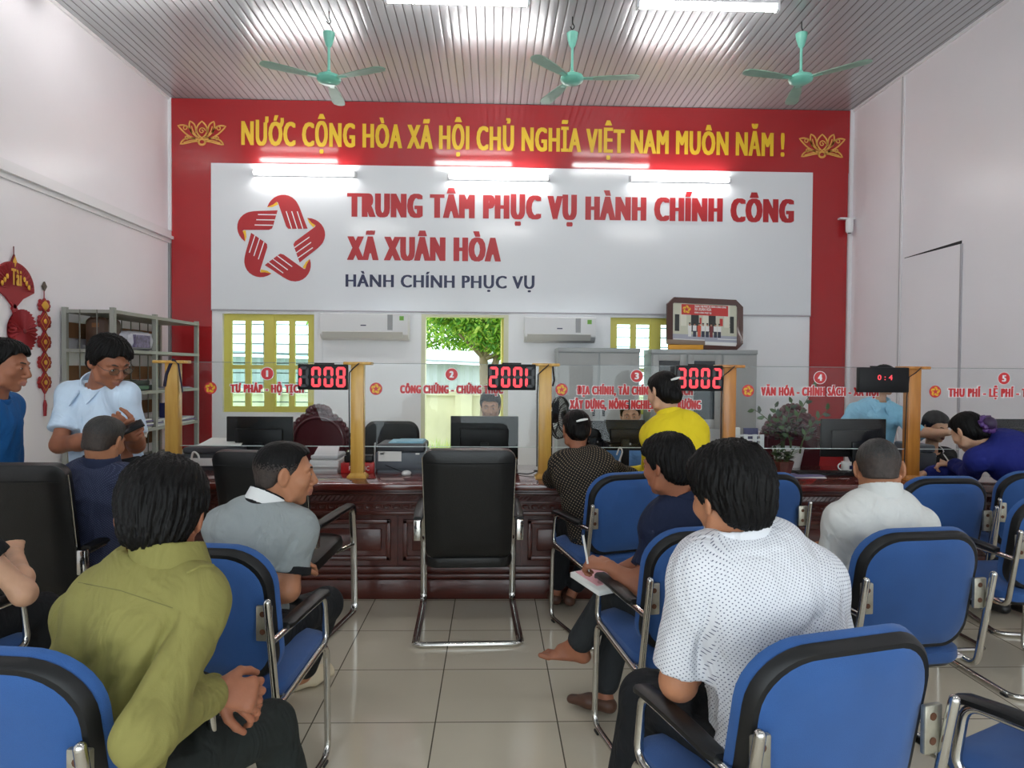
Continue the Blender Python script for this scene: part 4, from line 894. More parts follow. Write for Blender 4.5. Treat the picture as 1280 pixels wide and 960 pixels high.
c_ = at(772, 575, Y=4.9); cable('white cable hanging behind the glass at counter three', [(c_[0]-.03, 4.84, CZ+.01), (c_[0], 4.86, CZ+.08), (c_[0]+.03, 4.87, CZ+.17), (c_[0]+.01, 4.88, CZ+.20), (c_[0]-.01, 4.88, CZ+.14)], .006, M_PRW)
# staff chairs behind the counter
def staff_chair(label, px, pw, pt, Y):
    a = at(px-pw/2, pt, Y=Y); b_ = at(px+pw/2, pt, Y=Y); w_ = b_[0]-a[0]; t = thing('office_chair', label, 'chair', ((a[0]+b_[0])/2, Y, 0), 0, 'black office chairs behind the counter'); zt2 = a[2]
    g = MB(); slab(g, rrect(w_, .62, .09, .06, 6), [(.1, -.03), (.02, -.028), (0, 0), (.02, .03), (.1, .034)], lambda x, y, z: (x*(1-.06*(z/.31)), y-.25*x*x, z), M=Matrix.Translation((0, 0, zt2-.31))); g.build('backrest', M_LEATH, t)
    g = MB(); g.box((-.25, -.5, .44), (.25, 0, .52), bev=.03); g.build('seat', M_LEATH, t); g = MB(); g.cyl((0, -.25, .06), (0, -.25, .45), .03); 
    for k in range(5): a_ = k*2*PI/5; g.tube([(0, -.25, .10), (.28*math.cos(a_), -.25+.28*math.sin(a_), .06)], [.025, .016], 8)
    g.build('swivel_base', M_BLK, t); g = MB(); g.box((-.03, .03, .42), (.03, .06, zt2-.3), bev=.01); g.build('back_support', M_BLK, t)
staff_chair('black office chair back behind the grey printer at counter two', 490, 72, 526, 5.75); staff_chair('black office chair back behind the monitor at counter two', 607, 80, 527, 6.35)
M_ROSE = mat('maroon_carved_wood', srgb(82, 34, 40), rough=.25, coat=.4)
def carved_chair(label, px, pt, Y, w_):
    c = at(px, pt, Y=Y); zt2 = c[2]; t = thing('carved_chair', label, 'chair', (c[0], Y, 0)); h = .62
    pts = [(-w_/2*.8, -h), (w_/2*.8, -h)]+[(w_/2*math.cos(a)*(1.0), -h*.42+h*.42*math.sin(a)) for a in np.linspace(-.3, PI+.3, 21)]
    g = MB(); g.prism([(x, zt2+z) for x, z in pts], -.025, .025); g.build('back_panel', M_ROSE, t, angle=30)
    g = MB()
    for a in np.linspace(-.1, PI+.1, 19): g.ball((w_/2*math.cos(a)*1.0, 0, zt2-h*.42+h*.42*math.sin(a)), (.032, .03, .032), nu=8, nv=6)
    for a in np.linspace(.3, PI-.3, 7): g.ball((w_/2*.35*math.cos(a), -.01, zt2+.0+.05*math.sin(a)), (.03, .022, .03), nu=8, nv=6)
    g.build('carved_crest', M_ROSE, t)
    g = MB(); g.tube([(w_/2*.86*math.cos(a), -.03, zt2-h*.42+h*.36*math.sin(a)) for a in np.linspace(-.2, PI+.2, 21)], .016, 8); g.build('inner_moulding', M_ROSE, t)
    g = MB(); g.box((-w_*.5, -.5, .42), (w_*.5, .03, .47), bev=.01); g.build('seat', M_ROSE, t)
    for sx in (-1, 1):
        for y in (-.45, -.02): g = MB(); g.cyl((sx*w_*.43, y, 0), (sx*w_*.43, y, zt2-h if y > -.1 else .43), .03, n=10); g.build('leg', M_ROSE, t)
carved_chair('maroon carved wooden chair behind the white printer at counter one', 399, 516, 5.95, .50); carved_chair('maroon carved wooden chair behind the potted plants at counter four', 990, 515, 5.9, .52)
# desk fan
p = at(699, 522, Y=5.9); t = thing('standing_fan', 'black standing fan seen edge-on behind the third post', 'fan', (p[0], 5.9, 0), math.radians(58)); zc = p[2]
g = MB()
for k in range(40):
    a = 2*PI*k/40; g.tube([(.03*math.cos(a), -.055, zc+.03*math.sin(a)), (.12*math.cos(a), -.05, zc+.12*math.sin(a)), (.175*math.cos(a), -.02, zc+.175*math.sin(a)), (.18*math.cos(a), .01, zc+.18*math.sin(a)), (.1*math.cos(a), .05, zc+.1*math.sin(a))], .0022, 4)
for r, y in ((.18, .0), (.12, -.05), (.175, -.02)): g.tube([(r*math.cos(a), y, zc+r*math.sin(a)) for a in np.linspace(0, 2*PI, 33)[:-1]], .005, 6, closed=True)
g.build('cage', M_BLK, t)
g = MB(); 
for k in range(3):
    a = 2*PI*k/3; g.add([(.03*math.cos(a), 0, zc+.03*math.sin(a)), (.16*math.cos(a-.3), -.02, zc+.16*math.sin(a-.3)), (.165*math.cos(a+.3), .015, zc+.165*math.sin(a+.3)), (.09*math.cos(a+.6), .015, zc+.09*math.sin(a+.6))], [(0,1,2,3), (3,2,1,0)])
g.build('fan_blades', mat('smoky_fan_blade', srgb(60, 66, 70), rough=.4), t); g = MB(); g.lathe([(0, 0), (.05, .0), (.055, .08), (.03, .12), (0, .12)], M=Matrix.Translation((0, .03, zc)) @ Matrix.Rotation(-PI/2, 4, 'X')); g.build('motor', M_BLK, t)
g = MB(); g.cyl((0, .08, .03), (0, .08, zc-.03), .014); g.build('pole', M_BLK, t); g = MB(); g.lathe([(0, 0), (.19, 0), (.19, .02), (.05, .045), (0, .045)], c=(0, .08, 0)); g.build('base', M_BLK, t)
# file trays
M_TRAY = mat('white_tray_plastic', srgb(222, 224, 224), rough=.4)
p0, p1 = at(914, 590, Y=5.05), at(953, 543, Y=5.05)
t = thing('file_rack', 'white slotted desktop file rack beside the fourth post', 'file rack', ((p0[0]+p1[0])/2, 5.05, CZ)); w_ = p1[0]-p0[0]; h = p1[2]-CZ
g = MB()
for x in (-w_/2, -w_*.12, w_*.18, w_/2-.02): g.box((x, -.01, 0), (x+.02+.01, .0, h))
for k in range(9): z = h*k/8.4; g.box((-w_/2, -.008, z), (w_/2, .0, z+.011))
g.box((-w_/2, 0, 0), (-w_/2+.006, .25, h*.95)); g.box((w_/2-.006, 0, 0), (w_/2, .25, h*.95)); g.box((-w_/2, 0, 0), (w_/2, .25, .006)); g.build('rack_frame', M_TRAY, t)
for k, (lab, m) in enumerate((('navy folder standing in the file rack', mat('navy_folder', srgb(34, 38, 92), rough=.5)), ('white folder standing in the file rack', M_PAPER))):
    g = MB(); x = -w_*.05+.0 if k == 0 else -w_*.44; g.box((x, .02+.03*k, .01), (x+w_*(.45 if k == 0 else .3), .05+.03*k, h*1.16), bev=.003)
    o = g.build('folder', m); o.location = t.location; tag(o, lab, 'folder')
# plants
M_ZZ = [mat('dark_green_leaf', srgb(44, 66, 36), rough=.35), mat('mid_green_leaf', srgb(66, 94, 46), rough=.4)]; M_BURG = [mat('burgundy_leaf', srgb(84, 34, 42), rough=.5), mat('dark_burgundy_leaf', srgb(58, 26, 34), rough=.5), mat('muted_green_leaf', srgb(66, 84, 50), rough=.5)]
M_STEM = mat('plant_stem', srgb(70, 84, 44), rough=.6); M_POTR = mat('faceted_maroon_pot', srgb(92, 48, 38), rough=.3, var=.4, vscale=12)
def leaf(mb, p, d, up_, l, w_, mi):
    d = Vector(d).normalized(); s_ = d.cross(Vector(up_)).normalized()*w_; n_ = s_.cross(d).normalized()*w_*.25
    mb.add([p, p+d*l*.35+s_-n_*0, p+d*l*.75+s_*.7, p+d*l, p+d*l*.75-s_*.7, p+d*l*.35-s_, p+d*l*.5-n_], [(0,1,6), (1,2,6), (2,3,6), (3,4,6), (4,5,6), (5,0,6)], mi)
t = thing('potted_plant', 'tall bushy burgundy and green plant on the counter at number four', 'plant', (at(985, 560, Y=5.35)[0], 5.35, CZ)); rg = random.Random(2)
g = MB(); g.lathe([(0, 0), (.09, 0), (.12, .15), (.11, .15), (.09, .02), (0, .02)]); g.build('pot', M_PRW, t)
g = MB(); 
for i in range(430):
    a = rg.uniform(0, 2*PI); e = rg.uniform(.1, 1.4); r = .21*rg.uniform(.5, 1); c = Vector((r*math.cos(a)*math.cos(e)*1.05, r*math.sin(a)*math.cos(e)*.7, .21+r*math.sin(e)*.75)); leaf(g, c, (math.cos(a)+rg.uniform(-.6, .6), math.sin(a)+rg.uniform(-.6, .6), rg.uniform(-.5, .9)), (0, 0, 1), rg.uniform(.03, .055), .014, rg.choice((0, 0, 1, 1, 2)))
g.build('burgundy_foliage', M_BURG, t)
st = MB(); lf = MB()
for (ax, ay, l, n) in ((-.72, 0, .36, 8), (-.45, -.1, .30, 7), (.40, .0, .52, 10), (.22, .1, .38, 8), (-.15, .1, .34, 7), (.55, -.15, .36, 8)):
    pts = [Vector((ax*.05, ay, .12))+Vector((ax*l*u*u*.9, ay*l*u, l*u*(1-.15*u*abs(ax))))for u in np.linspace(0, 1, 8)]; st.tube(pts, [.008*(1-.7*i/7) for i in range(8)], 6)
    for i in range(n):
        u = .3+.7*i/(n-1); k = min(6, int(u*7)); p = pts[k].lerp(pts[k+1], u*7-k); d = (pts[k+1]-pts[k]).normalized(); side_ = d.cross(Vector((0, 1, 0))).normalized()*(1 if i % 2 else -1); leaf(lf, p, side_+d*.9+Vector((0, rg.uniform(-.3, .3), 0)), (0, 1, 0), .062, .016, i % 2)
st.build('stems', M_STEM, t); lf.build('green_leaves', M_ZZ, t)
t = thing('small_potted_plant', 'small green plant in a faceted maroon pot at counter edge four', 'plant', (at(977, 590, Y=4.86)[0], 4.86, CZ)); g = MB(); rg = random.Random(7)
g.lathe([(0, 0), (.058, 0), (.062, .02), (.086, .105), (.080, .108), (.07, .09), (0, .085)], n=9); g.build('pot', M_POTR, t, angle=10)
st = MB(); lf = MB()
for i in range(16):
    a = rg.uniform(0, 2*PI); tlt = rg.uniform(.2, .9); l = rg.uniform(.08, .15); p0 = Vector((.03*math.cos(a), .03*math.sin(a), .08)); p1 = p0+Vector((math.cos(a)*tlt*.9, math.sin(a)*tlt*.9, 1)).normalized()*l; st.tube([p0, p1], .0025, 5)
    for k in range(6): b2 = rg.uniform(0, 2*PI); leaf(lf, p0.lerp(p1, .4+.1*k), (math.cos(b2), math.sin(b2), rg.uniform(-.1, .7)), (0, 0, 1), rg.uniform(.04, .065), .013, k % 2)
st.build('stems', M_STEM, t); lf.build('green_leaves', M_ZZ, t)
t = thing('keyboard', 'black keyboard on the counter below the monitor at number four', 'keyboard', (at(1030, 584, Y=4.92)[0], 4.92, CZ)); g = MB(); g.box((-.22, -.07, 0), (.22, .07, .018), bev=.004); g.build('keyboard_body', M_BLK, t); g = MB()
for r_ in range(5):
    for k in range(15): g.box((-.21+k*.028, -.062+r_*.025, .018), (-.21+k*.028+.023, -.062+r_*.025+.020, .024))
g.build('keys', M_SCRB, t)
t = thing('white_cup', 'white cup with a dark mark behind the keyboard at number four', 'cup', (at(1058, 580, Y=5.06)[0], 5.06, CZ)); g = MB(); g.lathe([(0, 0), (.03, 0), (.036, .01), (.036, .075), (.033, .075), (.030, .012), (0, .01)]); g.build('cup_body', M_PAPER, t); g = MB(); g.tube([(-.034, 0, .062)]+[(-.038-.024*math.sin(a), 0, .04+.024*math.cos(a)) for a in np.linspace(.3, 2.9, 8)]+[(-.034, 0, .016)], .005, 7); g.build('handle', M_PAPER, t); g = MB(); g.box((.005, -.038, .025), (.03, -.03, .05)); g.build('printed_mark', M_NAVY, t)
paper_stack('paper_sheets', 'white papers lying under the keyboard at number four', at(1000, 588, Y=4.84)[0], 4.84, CZ, .3, .16, .012, 21)
paper_stack('paper_sheets', 'white papers under the writing hands at counter five', at(1182, 578, Y=4.95)[0], 4.92, CZ, .3, .2, .012, 22)

# ------------------------------------------------------------------ new year ornaments on the left wall
M_VRED = mat('red_velvet_paper', srgb(150, 30, 38), rough=.6); M_VRED2 = mat('dark_red_paper', srgb(112, 24, 32), rough=.6); M_ORN = mat('ornament_gold', srgb(224, 170, 60), rough=.35, metal=.4)
RW = Matrix.Rotation(PI/2, 4, 'Z')      # local -Y faces +X
def wallpos(px, py): return at(px, py, X=XL+.01)
def wthing(name, label, px, py, cat='ornament'):
    p = wallpos(px, py); t = thing(name, label, cat, (XL, p[1], p[2]), 0); return t, p
S6 = lambda p: p
t, p = wthing('fan_ornament', 'red paper fan ornament with gold lettering hanging on the left wall', 17, 352); d_ = p[1]
zs = lambda py: (wallpos(17, py)[2]-p[2])
g = MB(); R_ = .22
pts = [(R_*math.cos(a)*1.08, R_*math.sin(a)*.95-.05) for a in np.linspace(math.radians(-5), math.radians(185), 25)]+[(-.10, -.13), (0, -.22), (.10, -.13)]
g.prism(pts, -.02, -.005, M=RW)
for k in range(24):
    a = math.radians(-2+184*k/23); g.add([(.05*math.cos(a), -.021, .05*math.sin(a)-.06), (R_*math.cos(a-.03), -.021, R_*.9*math.sin(a-.03)-.05), (R_*math.cos(a), -.03, R_*.9*math.sin(a)-.05), (R_*math.cos(a+.03), -.021, R_*.9*math.sin(a+.03)-.05)], [(0,1,2), (0,2,3)], M=RW)
g.build('paper_fan', M_VRED, t)
g = MB(); lettering(g, 'Tài', -.06, .06, -.03, .13, -.034, bold=.015, wide=.006); g.v = [tuple(RW @ Vector(v)) for v in g.v]
for q_ in (-1, 1):
    for k in range(3): g.ball((q_*(.10+.028*k), -.030, .03-.03*k), (.016, .006, .022), nu=8, nv=6, M=RW)
g.build('gold_lettering', M_ORN, t)
g = MB(); g.tube([(0, -.012, zs(308)), (0, -.012, .16)], .004, 6, M=RW); g.prism([(0, zs(318)), (.03, zs(327)), (0, zs(337)), (-.03, zs(327))], -.02, -.006, M=RW); g.build('hanging_cord', M_VRED2, t); 
g = MB(); g.prism([(0, zs(320)), (.022, zs(327)), (0, zs(334)), (-.022, zs(327))], -.024, -.02, M=RW); g.build('gold_charm', M_ORN, t)
g = MB(); g.prism([(0, zs(379)), (.035, zs(386)), (0, zs(393)), (-.035, zs(386))], -.02, -.006, M=RW); g.tube([(0, -.012, zs(393)), (0, -.012, zs(405))], .005, 6, M=RW); g.tube([(0, -.012, zs(404)), (0, -.014, zs(412)), (0, -.012, zs(440))], [.012, .018, .014], 8, M=RW); g.build('tassel', M_VRED, t)
t, p = wthing('paper_rosette', 'pleated red paper rosette below the fan ornament', 27, 414); g = MB(); n = 30; vs = []; R_ = .17
for k in range(n*2): a = PI*k/n; vs.append((R_*math.cos(a), -.012-(.022 if k % 2 else 0), R_*math.sin(a)*1.05)); 
vs += [(.02*math.cos(PI*k/n), -.03-(.004 if k % 2 else 0), .02*math.sin(PI*k/n)) for k in range(n*2)]; m_ = 2*n
g.add(vs, [(k, (k+1) % m_, m_+(k+1) % m_, m_+k) for k in range(m_)]+[tuple(range(m_, 2*m_))], M=RW); g.add([(R_*.96*math.cos(PI*k/n), -.004, R_*.96*math.sin(PI*k/n)) for k in range(0, 2*n)], [tuple(range(2*n))], M=RW); g.build('pleats', M_VRED, t, angle=10); g = MB(); g.ball((0, -.036, 0), (.02, .008, .02), nu=10, nv=6, M=RW); g.build('centre_button', M_VRED2, t)
t, p = wthing('diamond_ornament', 'string of red diamond charms with tassel beside the steel rack', 55.5, 440); zs2 = lambda py: wallpos(55.5, py)[2]-p[2]
g = MB(); g.tube([(0, -.01, zs2(358)), (0, -.01, zs2(505))], .004, 6, M=RW); g.tube([(0, -.012, zs2(500)), (0, -.014, zs2(506)), (0, -.012, zs2(520))], [.008, .016, .012], 8, M=RW); g.build('cord_and_tassel', M_VRED, t)
g = MB(); g.prism([(0, zs2(352)), (.03, zs2(358)), (0, zs2(364)), (-.03, zs2(358))], -.018, -.006, M=RW); g.build('top_charm', mat('bronze_charm', srgb(80, 70, 60), rough=.4), t)
for k, py in enumerate((382, 402, 427.5, 453, 478)):
    h = .062 if k == 0 else .098; w_ = .07 if k == 0 else .08; zc = zs2(py)
    g = MB(); g.prism([(0, zc-h), (w_, zc), (0, zc+h), (-w_, zc)], -.02, -.004, M=RW)
    for q_ in (-1, 1):
        for dz in (-.03, 0, .03): g.ball((q_*(w_-.01-abs(dz)*.3), -.010, zc+dz), (.028, .008, .022), nu=8, nv=6, M=RW)
    b_ = g.build('diamond_charm', M_VRED, t); g = MB(); ribbon(g, [(0, zc-h*.72), (w_*.72, zc), (0, zc+h*.72), (-w_*.72, zc)], .008, -.0215, closed=True); g.v = [tuple(RW @ Vector(v)) for v in g.v]
    g.ball((0, -.022, zc), (.024 if k else .045, .004, .022 if k else .035), nu=10, nv=6, M=RW); g.build('gold_pattern', M_ORN, b_)
# ================================================================== people
# bodies, hair and clothes are modelled as smooth distance fields and turned into one continuous surface each
A3 = lambda p: np.array(p, float)
def unit(v):
    v = A3(v); return v/max(np.linalg.norm(v), 1e-9)
def smin(a, b, k):
    h = np.clip(.5+.5*(b-a)/k, 0, 1); return b+(a-b)*h-k*h*(1-h)
class Pr:
    def __init__(s, f, c, r, k=.02, sub=False): s.f = f; s.c = A3(c); s.r = r; s.k = k; s.sub = sub
def RC(a, b, ra, rb, k=.02, sub=False):
    a = A3(a); b = A3(b); ab = b-a; L2 = max(ab@ab, 1e-9)
    def f(P):
        t = np.clip(((P-a)@ab)/L2, 0, 1); return np.linalg.norm(P-a-t[:,None]*ab, axis=1)-(ra+(rb-ra)*t)
    return Pr(f, (a+b)/2, math.sqrt(L2)/2+max(ra, rb), k, sub)
def EC(a, b, side, wa, da, wb, db, k=.03, sub=False):
    a = A3(a); b = A3(b); ab = b-a; L = max(np.linalg.norm(ab), 1e-6); ax = ab/L
    side = unit(side-ax*(side@ax)); fr = np.cross(ax, side)
    def f(P):
        q = P-a; h = q@ax; t = np.clip(h/L, 0, 1); res = h-t*L
        w = wa+(wb-wa)*t; d = da+(db-da)*t; m = np.minimum(w, d)
        u = q@side; v = q@fr
        k0 = np.sqrt((u/w)**2+(v/d)**2+(res/m)**2); k1 = np.sqrt((u/w**2)**2+(v/d**2)**2+(res/m**2)**2)
        return k0*(k0-1)/np.maximum(k1, 1e-6)
    return Pr(f, (a+b)/2, L/2+max(wa, da, wb, db), k, sub)
def EL(c, rad, R=None, k=.02, sub=False):
    c = A3(c); rad = A3(rad); R = np.eye(3) if R is None else R
    def f(P):
        q = (P-c)@R; k0 = np.linalg.norm(q/rad, axis=1); k1 = np.linalg.norm(q/rad**2, axis=1)
        return k0*(k0-1)/np.maximum(k1, 1e-6)
    return Pr(f, c, rad.max(), k, sub)
def field(prims, disp=None, cuts=()):
    def f(P):
        d = np.full(len(P), .25)
        for p in prims:
            dist = np.linalg.norm(P-p.c, axis=1); m = dist < p.r+.09
            if not m.any(): continue
            v = p.f(P[m])
            d[m] = -smin(-d[m], v, p.k) if p.sub else smin(d[m], v, p.k)
        if disp is not None:
            m = np.abs(d) < .05
            if m.any(): d[m] += disp(P[m])
        for c in cuts: d = np.maximum(d, c(P))
        return d
    f.lo = np.min([p.c-p.r for p in prims if not p.sub], axis=0)-.03
    f.hi = np.max([p.c+p.r for p in prims if not p.sub], axis=0)+.03
    return f
def below(pt, n, s=1.0):          # keep the side the normal points away from
    pt = A3(pt); n = unit(n)
    return lambda P: (P-pt)@n*s
def surf(f, vox, lo=None, hi=None):
    lo = f.lo if lo is None else A3(lo); hi = f.hi if hi is None else A3(hi)
    C = 4; n = np.ceil((hi-lo)/vox/C).astype(int)+1
    cg = np.stack(np.meshgrid(*[np.arange(k) for k in n], indexing='ij'), -1).reshape(-1, 3)
    dc = f(lo+(cg*C+(C-1)/2)*vox).reshape(n)
    G = np.repeat(np.repeat(np.repeat(dc, C, 0), C, 1), C, 2)
    near = np.abs(dc) < vox*C*2.2
    for ax in range(3):
        near = near | np.roll(near, 1, ax) | np.roll(near, -1, ax)
    m = np.repeat(np.repeat(np.repeat(near, C, 0), C, 1), C, 2)
    idx = np.argwhere(m)
    G[m] = f(lo+idx*vox)
    S = G < 0
    sh = [(0,0,0),(1,0,0),(0,1,0),(1,1,0),(0,0,1),(1,0,1),(0,1,1),(1,1,1)]
    N = np.array(G.shape)-1
    cnt = sum(S[a:N[0]+a, b:N[1]+b, c:N[2]+c].astype(np.int8) for a, b, c in sh)
    act = (cnt > 0) & (cnt < 8); ci = np.argwhere(act)
    if len(ci) == 0: return np.zeros((0, 3)), np.zeros((0, 4), int)
    vals = np.stack([G[ci[:,0]+a, ci[:,1]+b, ci[:,2]+c] for a, b, c in sh], 1)
    acc = np.zeros((len(ci), 3)); num = np.zeros(len(ci)); shf = np.array(sh, float)
    for i, j in ((0,1),(2,3),(4,5),(6,7),(0,2),(1,3),(4,6),(5,7),(0,4),(1,5),(2,6),(3,7)):
        a, b = vals[:,i], vals[:,j]; mm = (a < 0) != (b < 0)
        t = np.where(mm, a/np.where(mm, a-b, 1), 0)
        acc += mm[:,None]*(shf[i]+(shf[j]-shf[i])*t[:,None]); num += mm
    V = lo+(ci+acc/num[:,None])*vox
    id3 = np.full(act.shape, -1, np.int64); id3[act] = np.arange(len(ci))
    F = []
    for ax in range(3):
        o1, o2 = [a for a in range(3) if a != ax]
        s0 = [slice(None)]*3; s1 = [slice(None)]*3; s0[ax] = slice(0, -1); s1[ax] = slice(1, None)
        ch = S[tuple(s0)] != S[tuple(s1)]; e = np.argwhere(ch)
        e = e[(e[:,o1] > 0) & (e[:,o2] > 0) & (e[:,o1] < N[o1]) & (e[:,o2] < N[o2])]
        if not len(e): continue
        q = []
        for d1, d2 in ((-1,-1),(0,-1),(0,0),(-1,0)):
            c = e.copy(); c[:,o1] += d1; c[:,o2] += d2; q.append(id3[c[:,0], c[:,1], c[:,2]])
        q = np.stack(q, 1); flip = S[e[:,0], e[:,1], e[:,2]]
        if ax == 1: flip = ~flip
        q[~flip] = q[~flip][:, ::-1]
        F.append(q[(q >= 0).all(1)])
    return V, np.concatenate(F)
def folds(seed, amp=.004, f=28.0, axes=()):
    """soft waves plus a few sharp creases; axes = [(start, direction)] bones that gather cloth around themselves"""
    rg = np.random.RandomState(seed); ks = rg.normal(size=(6, 3)); ks /= np.linalg.norm(ks, axis=1)[:,None]
    ph = rg.uniform(0, 6.28, 12); fr = f*rg.uniform(.5, 1.3, 6)
    def d(P):
        wv = np.sin(P@ks[0]*9+ph[0])+np.sin(P@ks[1]*12+ph[1]); o = 0
        for i in range(4):
            w = np.sin(P@ks[i]*fr[i]+1.1*wv+ph[i+4]); o = o+(np.abs(w)**.7-.6)*(1-.15*i)*np.clip(np.sin(P@ks[(i+2) % 6]*7+ph[i])+.35, 0, 1)
        return -o*amp*.9
    return d
def mesh_from(name, parts, mats, uv=None, midx=None):
    """parts = list of (V, F); one mesh"""
    Vs, Fs, o = [], [], 0
    for V, F in parts: Vs.append(V); Fs.append(F+o); o += len(V)
    V = np.concatenate(Vs); F = np.concatenate(Fs)
    me = bpy.data.meshes.new(name); me.vertices.add(len(V)); me.loops.add(F.size); me.polygons.add(len(F))
    me.vertices.foreach_set('co', V.astype(np.float32).ravel())
    me.loops.foreach_set('vertex_index', F.ravel().astype(np.int32))
    me.polygons.foreach_set('loop_start', (np.arange(len(F))*4).astype(np.int32))
    for m in mats: me.materials.append(m)
    if midx is not None: me.polygons.foreach_set('material_index', midx(V[F].mean(1)).astype(np.int32))
    me.polygons.foreach_set('use_smooth', np.ones(len(F), bool))
    me.update(calc_edges=True); me.validate()
    if uv is not None:
        ly = me.uv_layers.new(name='UVMap'); ly.data.foreach_set('uv', uv(V, F).astype(np.float32).ravel())
    return me
def obj_from(name, me, parent):
    o = bpy.data.objects.new(name, me); COL.objects.link(o); o.parent = parent; return o

def skin_mat(name, c):
    m = mat(name, c, rough=.5, bump=.08, bscale=120, var=.10, vscale=14, spec=.35)
    b = m.node_tree.nodes['Principled BSDF']
    b.inputs['Subsurface Weight'].default_value = .08; b.inputs['Subsurface Radius'].default_value = (.012, .005, .003); b.inputs['Subsurface Scale'].default_value = 1
    return m
M_HAIR = mat('black_hair', (.0042, .0036, .0034), rough=.5, bump=.3, bscale=90, stretch=(3, 3, .6), spec=.16)
M_HAIRG = mat('greying_hair', (.008, .0075, .007), rough=.55, bump=.5, bscale=70, stretch=(3, 3, .6), var=.4, vscale=30, col2=(.03, .028, .026))
M_FADE = mat('faded_short_hair', (.040, .027, .021), rough=.6, bump=.3, bscale=150, var=.3, vscale=60)
M_LIP = mat('lips', (.30, .115, .085), rough=.45)
M_EYEW = mat('eye_white', (.65, .62, .58), rough=.2); M_EYED = mat('eye_dark', (.012, .008, .006), rough=.12)
M_BROW = mat('brow_hair', (.015, .011, .009), rough=.7)

def basis(yaw, pitch=0., roll=0.):
    """columns right, front, up; yaw 0 looks along +Y, positive turns left; pitch positive looks down; roll positive tips to the right"""
    y, p, r = [math.radians(a) for a in (yaw, pitch, roll)]
    front = A3((-math.sin(y)*math.cos(p), math.cos(y)*math.cos(p), -math.sin(p)))
    right = A3((math.cos(y), math.sin(y), 0)); up = np.cross(right, front)
    right, up = right*math.cos(r)-up*math.sin(r), up*math.cos(r)+right*math.sin(r)
    return np.stack([right, front, up], 1)
def ik(a, b, l1, l2, hint):
    a = A3(a); b = A3(b); d = b-a; L = np.linalg.norm(d); L2 = min(L, (l1+l2)*.999); u = d/max(L, 1e-6)
    x = (l1*l1-l2*l2+L2*L2)/(2*L2); h = math.sqrt(max(l1*l1-x*x, 0)); p = A3(hint)-u*(A3(hint)@u)
    return a+u*x+unit(p)*h, a+u*L2
def hand_prims(wr, d, n, hd, curl=.4, sc=1.0, spread=.12, point=False):
    """hd +1 right hand, -1 left; n = back of the hand; curl 0 flat .. 1 fist"""
    d = unit(d); n = unit(A3(n)-d*(A3(n)@d)); s = np.cross(d, n); th = -s*hd; wr = A3(wr); P = []
    kc = wr+d*.088*sc
    P.append(EC(wr-d*.005, kc, s, .027*sc, .018*sc, .040*sc, .0125*sc, .012))
    for i in range(4):
        fs = -hd*(1.5-i)*-1          # index finger lies on the thumb side
        off = th*((1.5-i)*.0205*sc)
        p = kc+off-d*(.004*abs(i-1.2))*sc; L = (.070, .079, .073, .057)[i]*sc
        a = 0; rad = [.0095, .0088, .0078, .0066]
        c = curl if not (point and i == 0) else .1
        for q, fr in enumerate((.45, .31, .24)):
            a += c*(1.15, 1.35, .9)[q]
            dd = unit(d+th*spread*(1.5-i)*.5)
            nx = p+(dd*math.cos(a)-n*math.sin(a))*L*fr
            P.append(RC(p, nx, rad[q]*sc, rad[q+1]*sc, .004 if q else .008)); p = nx
    b = wr+d*.022*sc+th*.024*sc
    t1 = b+unit(d*.72+th*.62-n*.30)*.046*sc; t2 = t1+unit(d*.85+th*.15-n*(.25+.5*curl))*.032*sc; t3 = t2+unit(d*.9-th*.15*curl-n*(.2+.6*curl))*.026*sc
    P += [RC(b, t1, .0165*sc, .0118*sc, .012), RC(t1, t2, .0115*sc, .010*sc, .004), RC(t2, t3, .010*sc, .0078*sc, .004)]
    return P
def head_prims(hc, B, s, female=False):
    L = lambda x, y, z: hc+B@(A3((x, y, z))*s)
    R = B; P = []
    P.append(EL(L(0, -.012, .022), A3((.073, .092, .080))*s, R, .03))
    P.append(EL(L(0, .030, -.018), A3((.064, .062, .086))*s, R, .02))
    P.append(EL(L(0, .030, -.072), A3((.052 if not female else .048, .050, .044))*s, R, .025))
    P.append(EL(L(0, .066, -.103), A3((.021, .018, .017))*s, R, .02))
    for q in (-1, 1):
        P.append(EL(L(q*.040, .058, -.030), A3((.026, .024, .024))*s, R, .02))
        P.append(RC(L(q*.012, .088, .018), L(q*.046, .072, .016), .0095*s, .008*s, .012))
        P.append(EL(L(q*.032, .097, -.004), A3((.017, .014, .012))*s, R, .012, True))
        P.append(EL(L(q*.031, .079, -.005), A3((.0155, .0125, .0125))*s, R, .004))
        P.append(RC(L(q*.052, .02, -.085), L(q*.058, -.002, -.045), .016*s, .014*s, .02))
        P.append(EL(L(q*.012, .097, -.043), A3((.0095, .010, .008))*s, R, .006))
        e = basis(0, 0, 0); an = math.radians(18)
        Rq = R@A3(((math.cos(q*.35), math.sin(q*.35), 0), (-math.sin(q*.35), math.cos(q*.35), 0), (0, 0, 1))).T
        P.append(EL(L(q*.079, -.010, -.010), A3((.0085, .021, .033))*s, Rq, .010))
        P.append(EL(L(q*.089, -.003, -.005), A3((.007, .011, .018))*s, Rq, .008, True))
    P.append(RC(L(0, .091, .006), L(0, .110, -.034), .0085*s, .0120*s, .010))
    P.append(RC(L(0, .095, -.055), L(0, .098, -.064), .008*s, .008*s, .012))
    P.append(RC(L(-.017, .086, -.069), L(0, .0975, -.0665), .005*s, .0068*s, .006)); P.append(RC(L(.017, .086, -.069), L(0, .0975, -.0665), .005*s, .0068*s, .006))
    P.append(RC(L(-.014, .085, -.077), L(0, .0945, -.0785), .0055*s, .0080*s, .006)); P.append(RC(L(.014, .085, -.077), L(0, .0945, -.0785), .0055*s, .0080*s, .006))
    return P, L
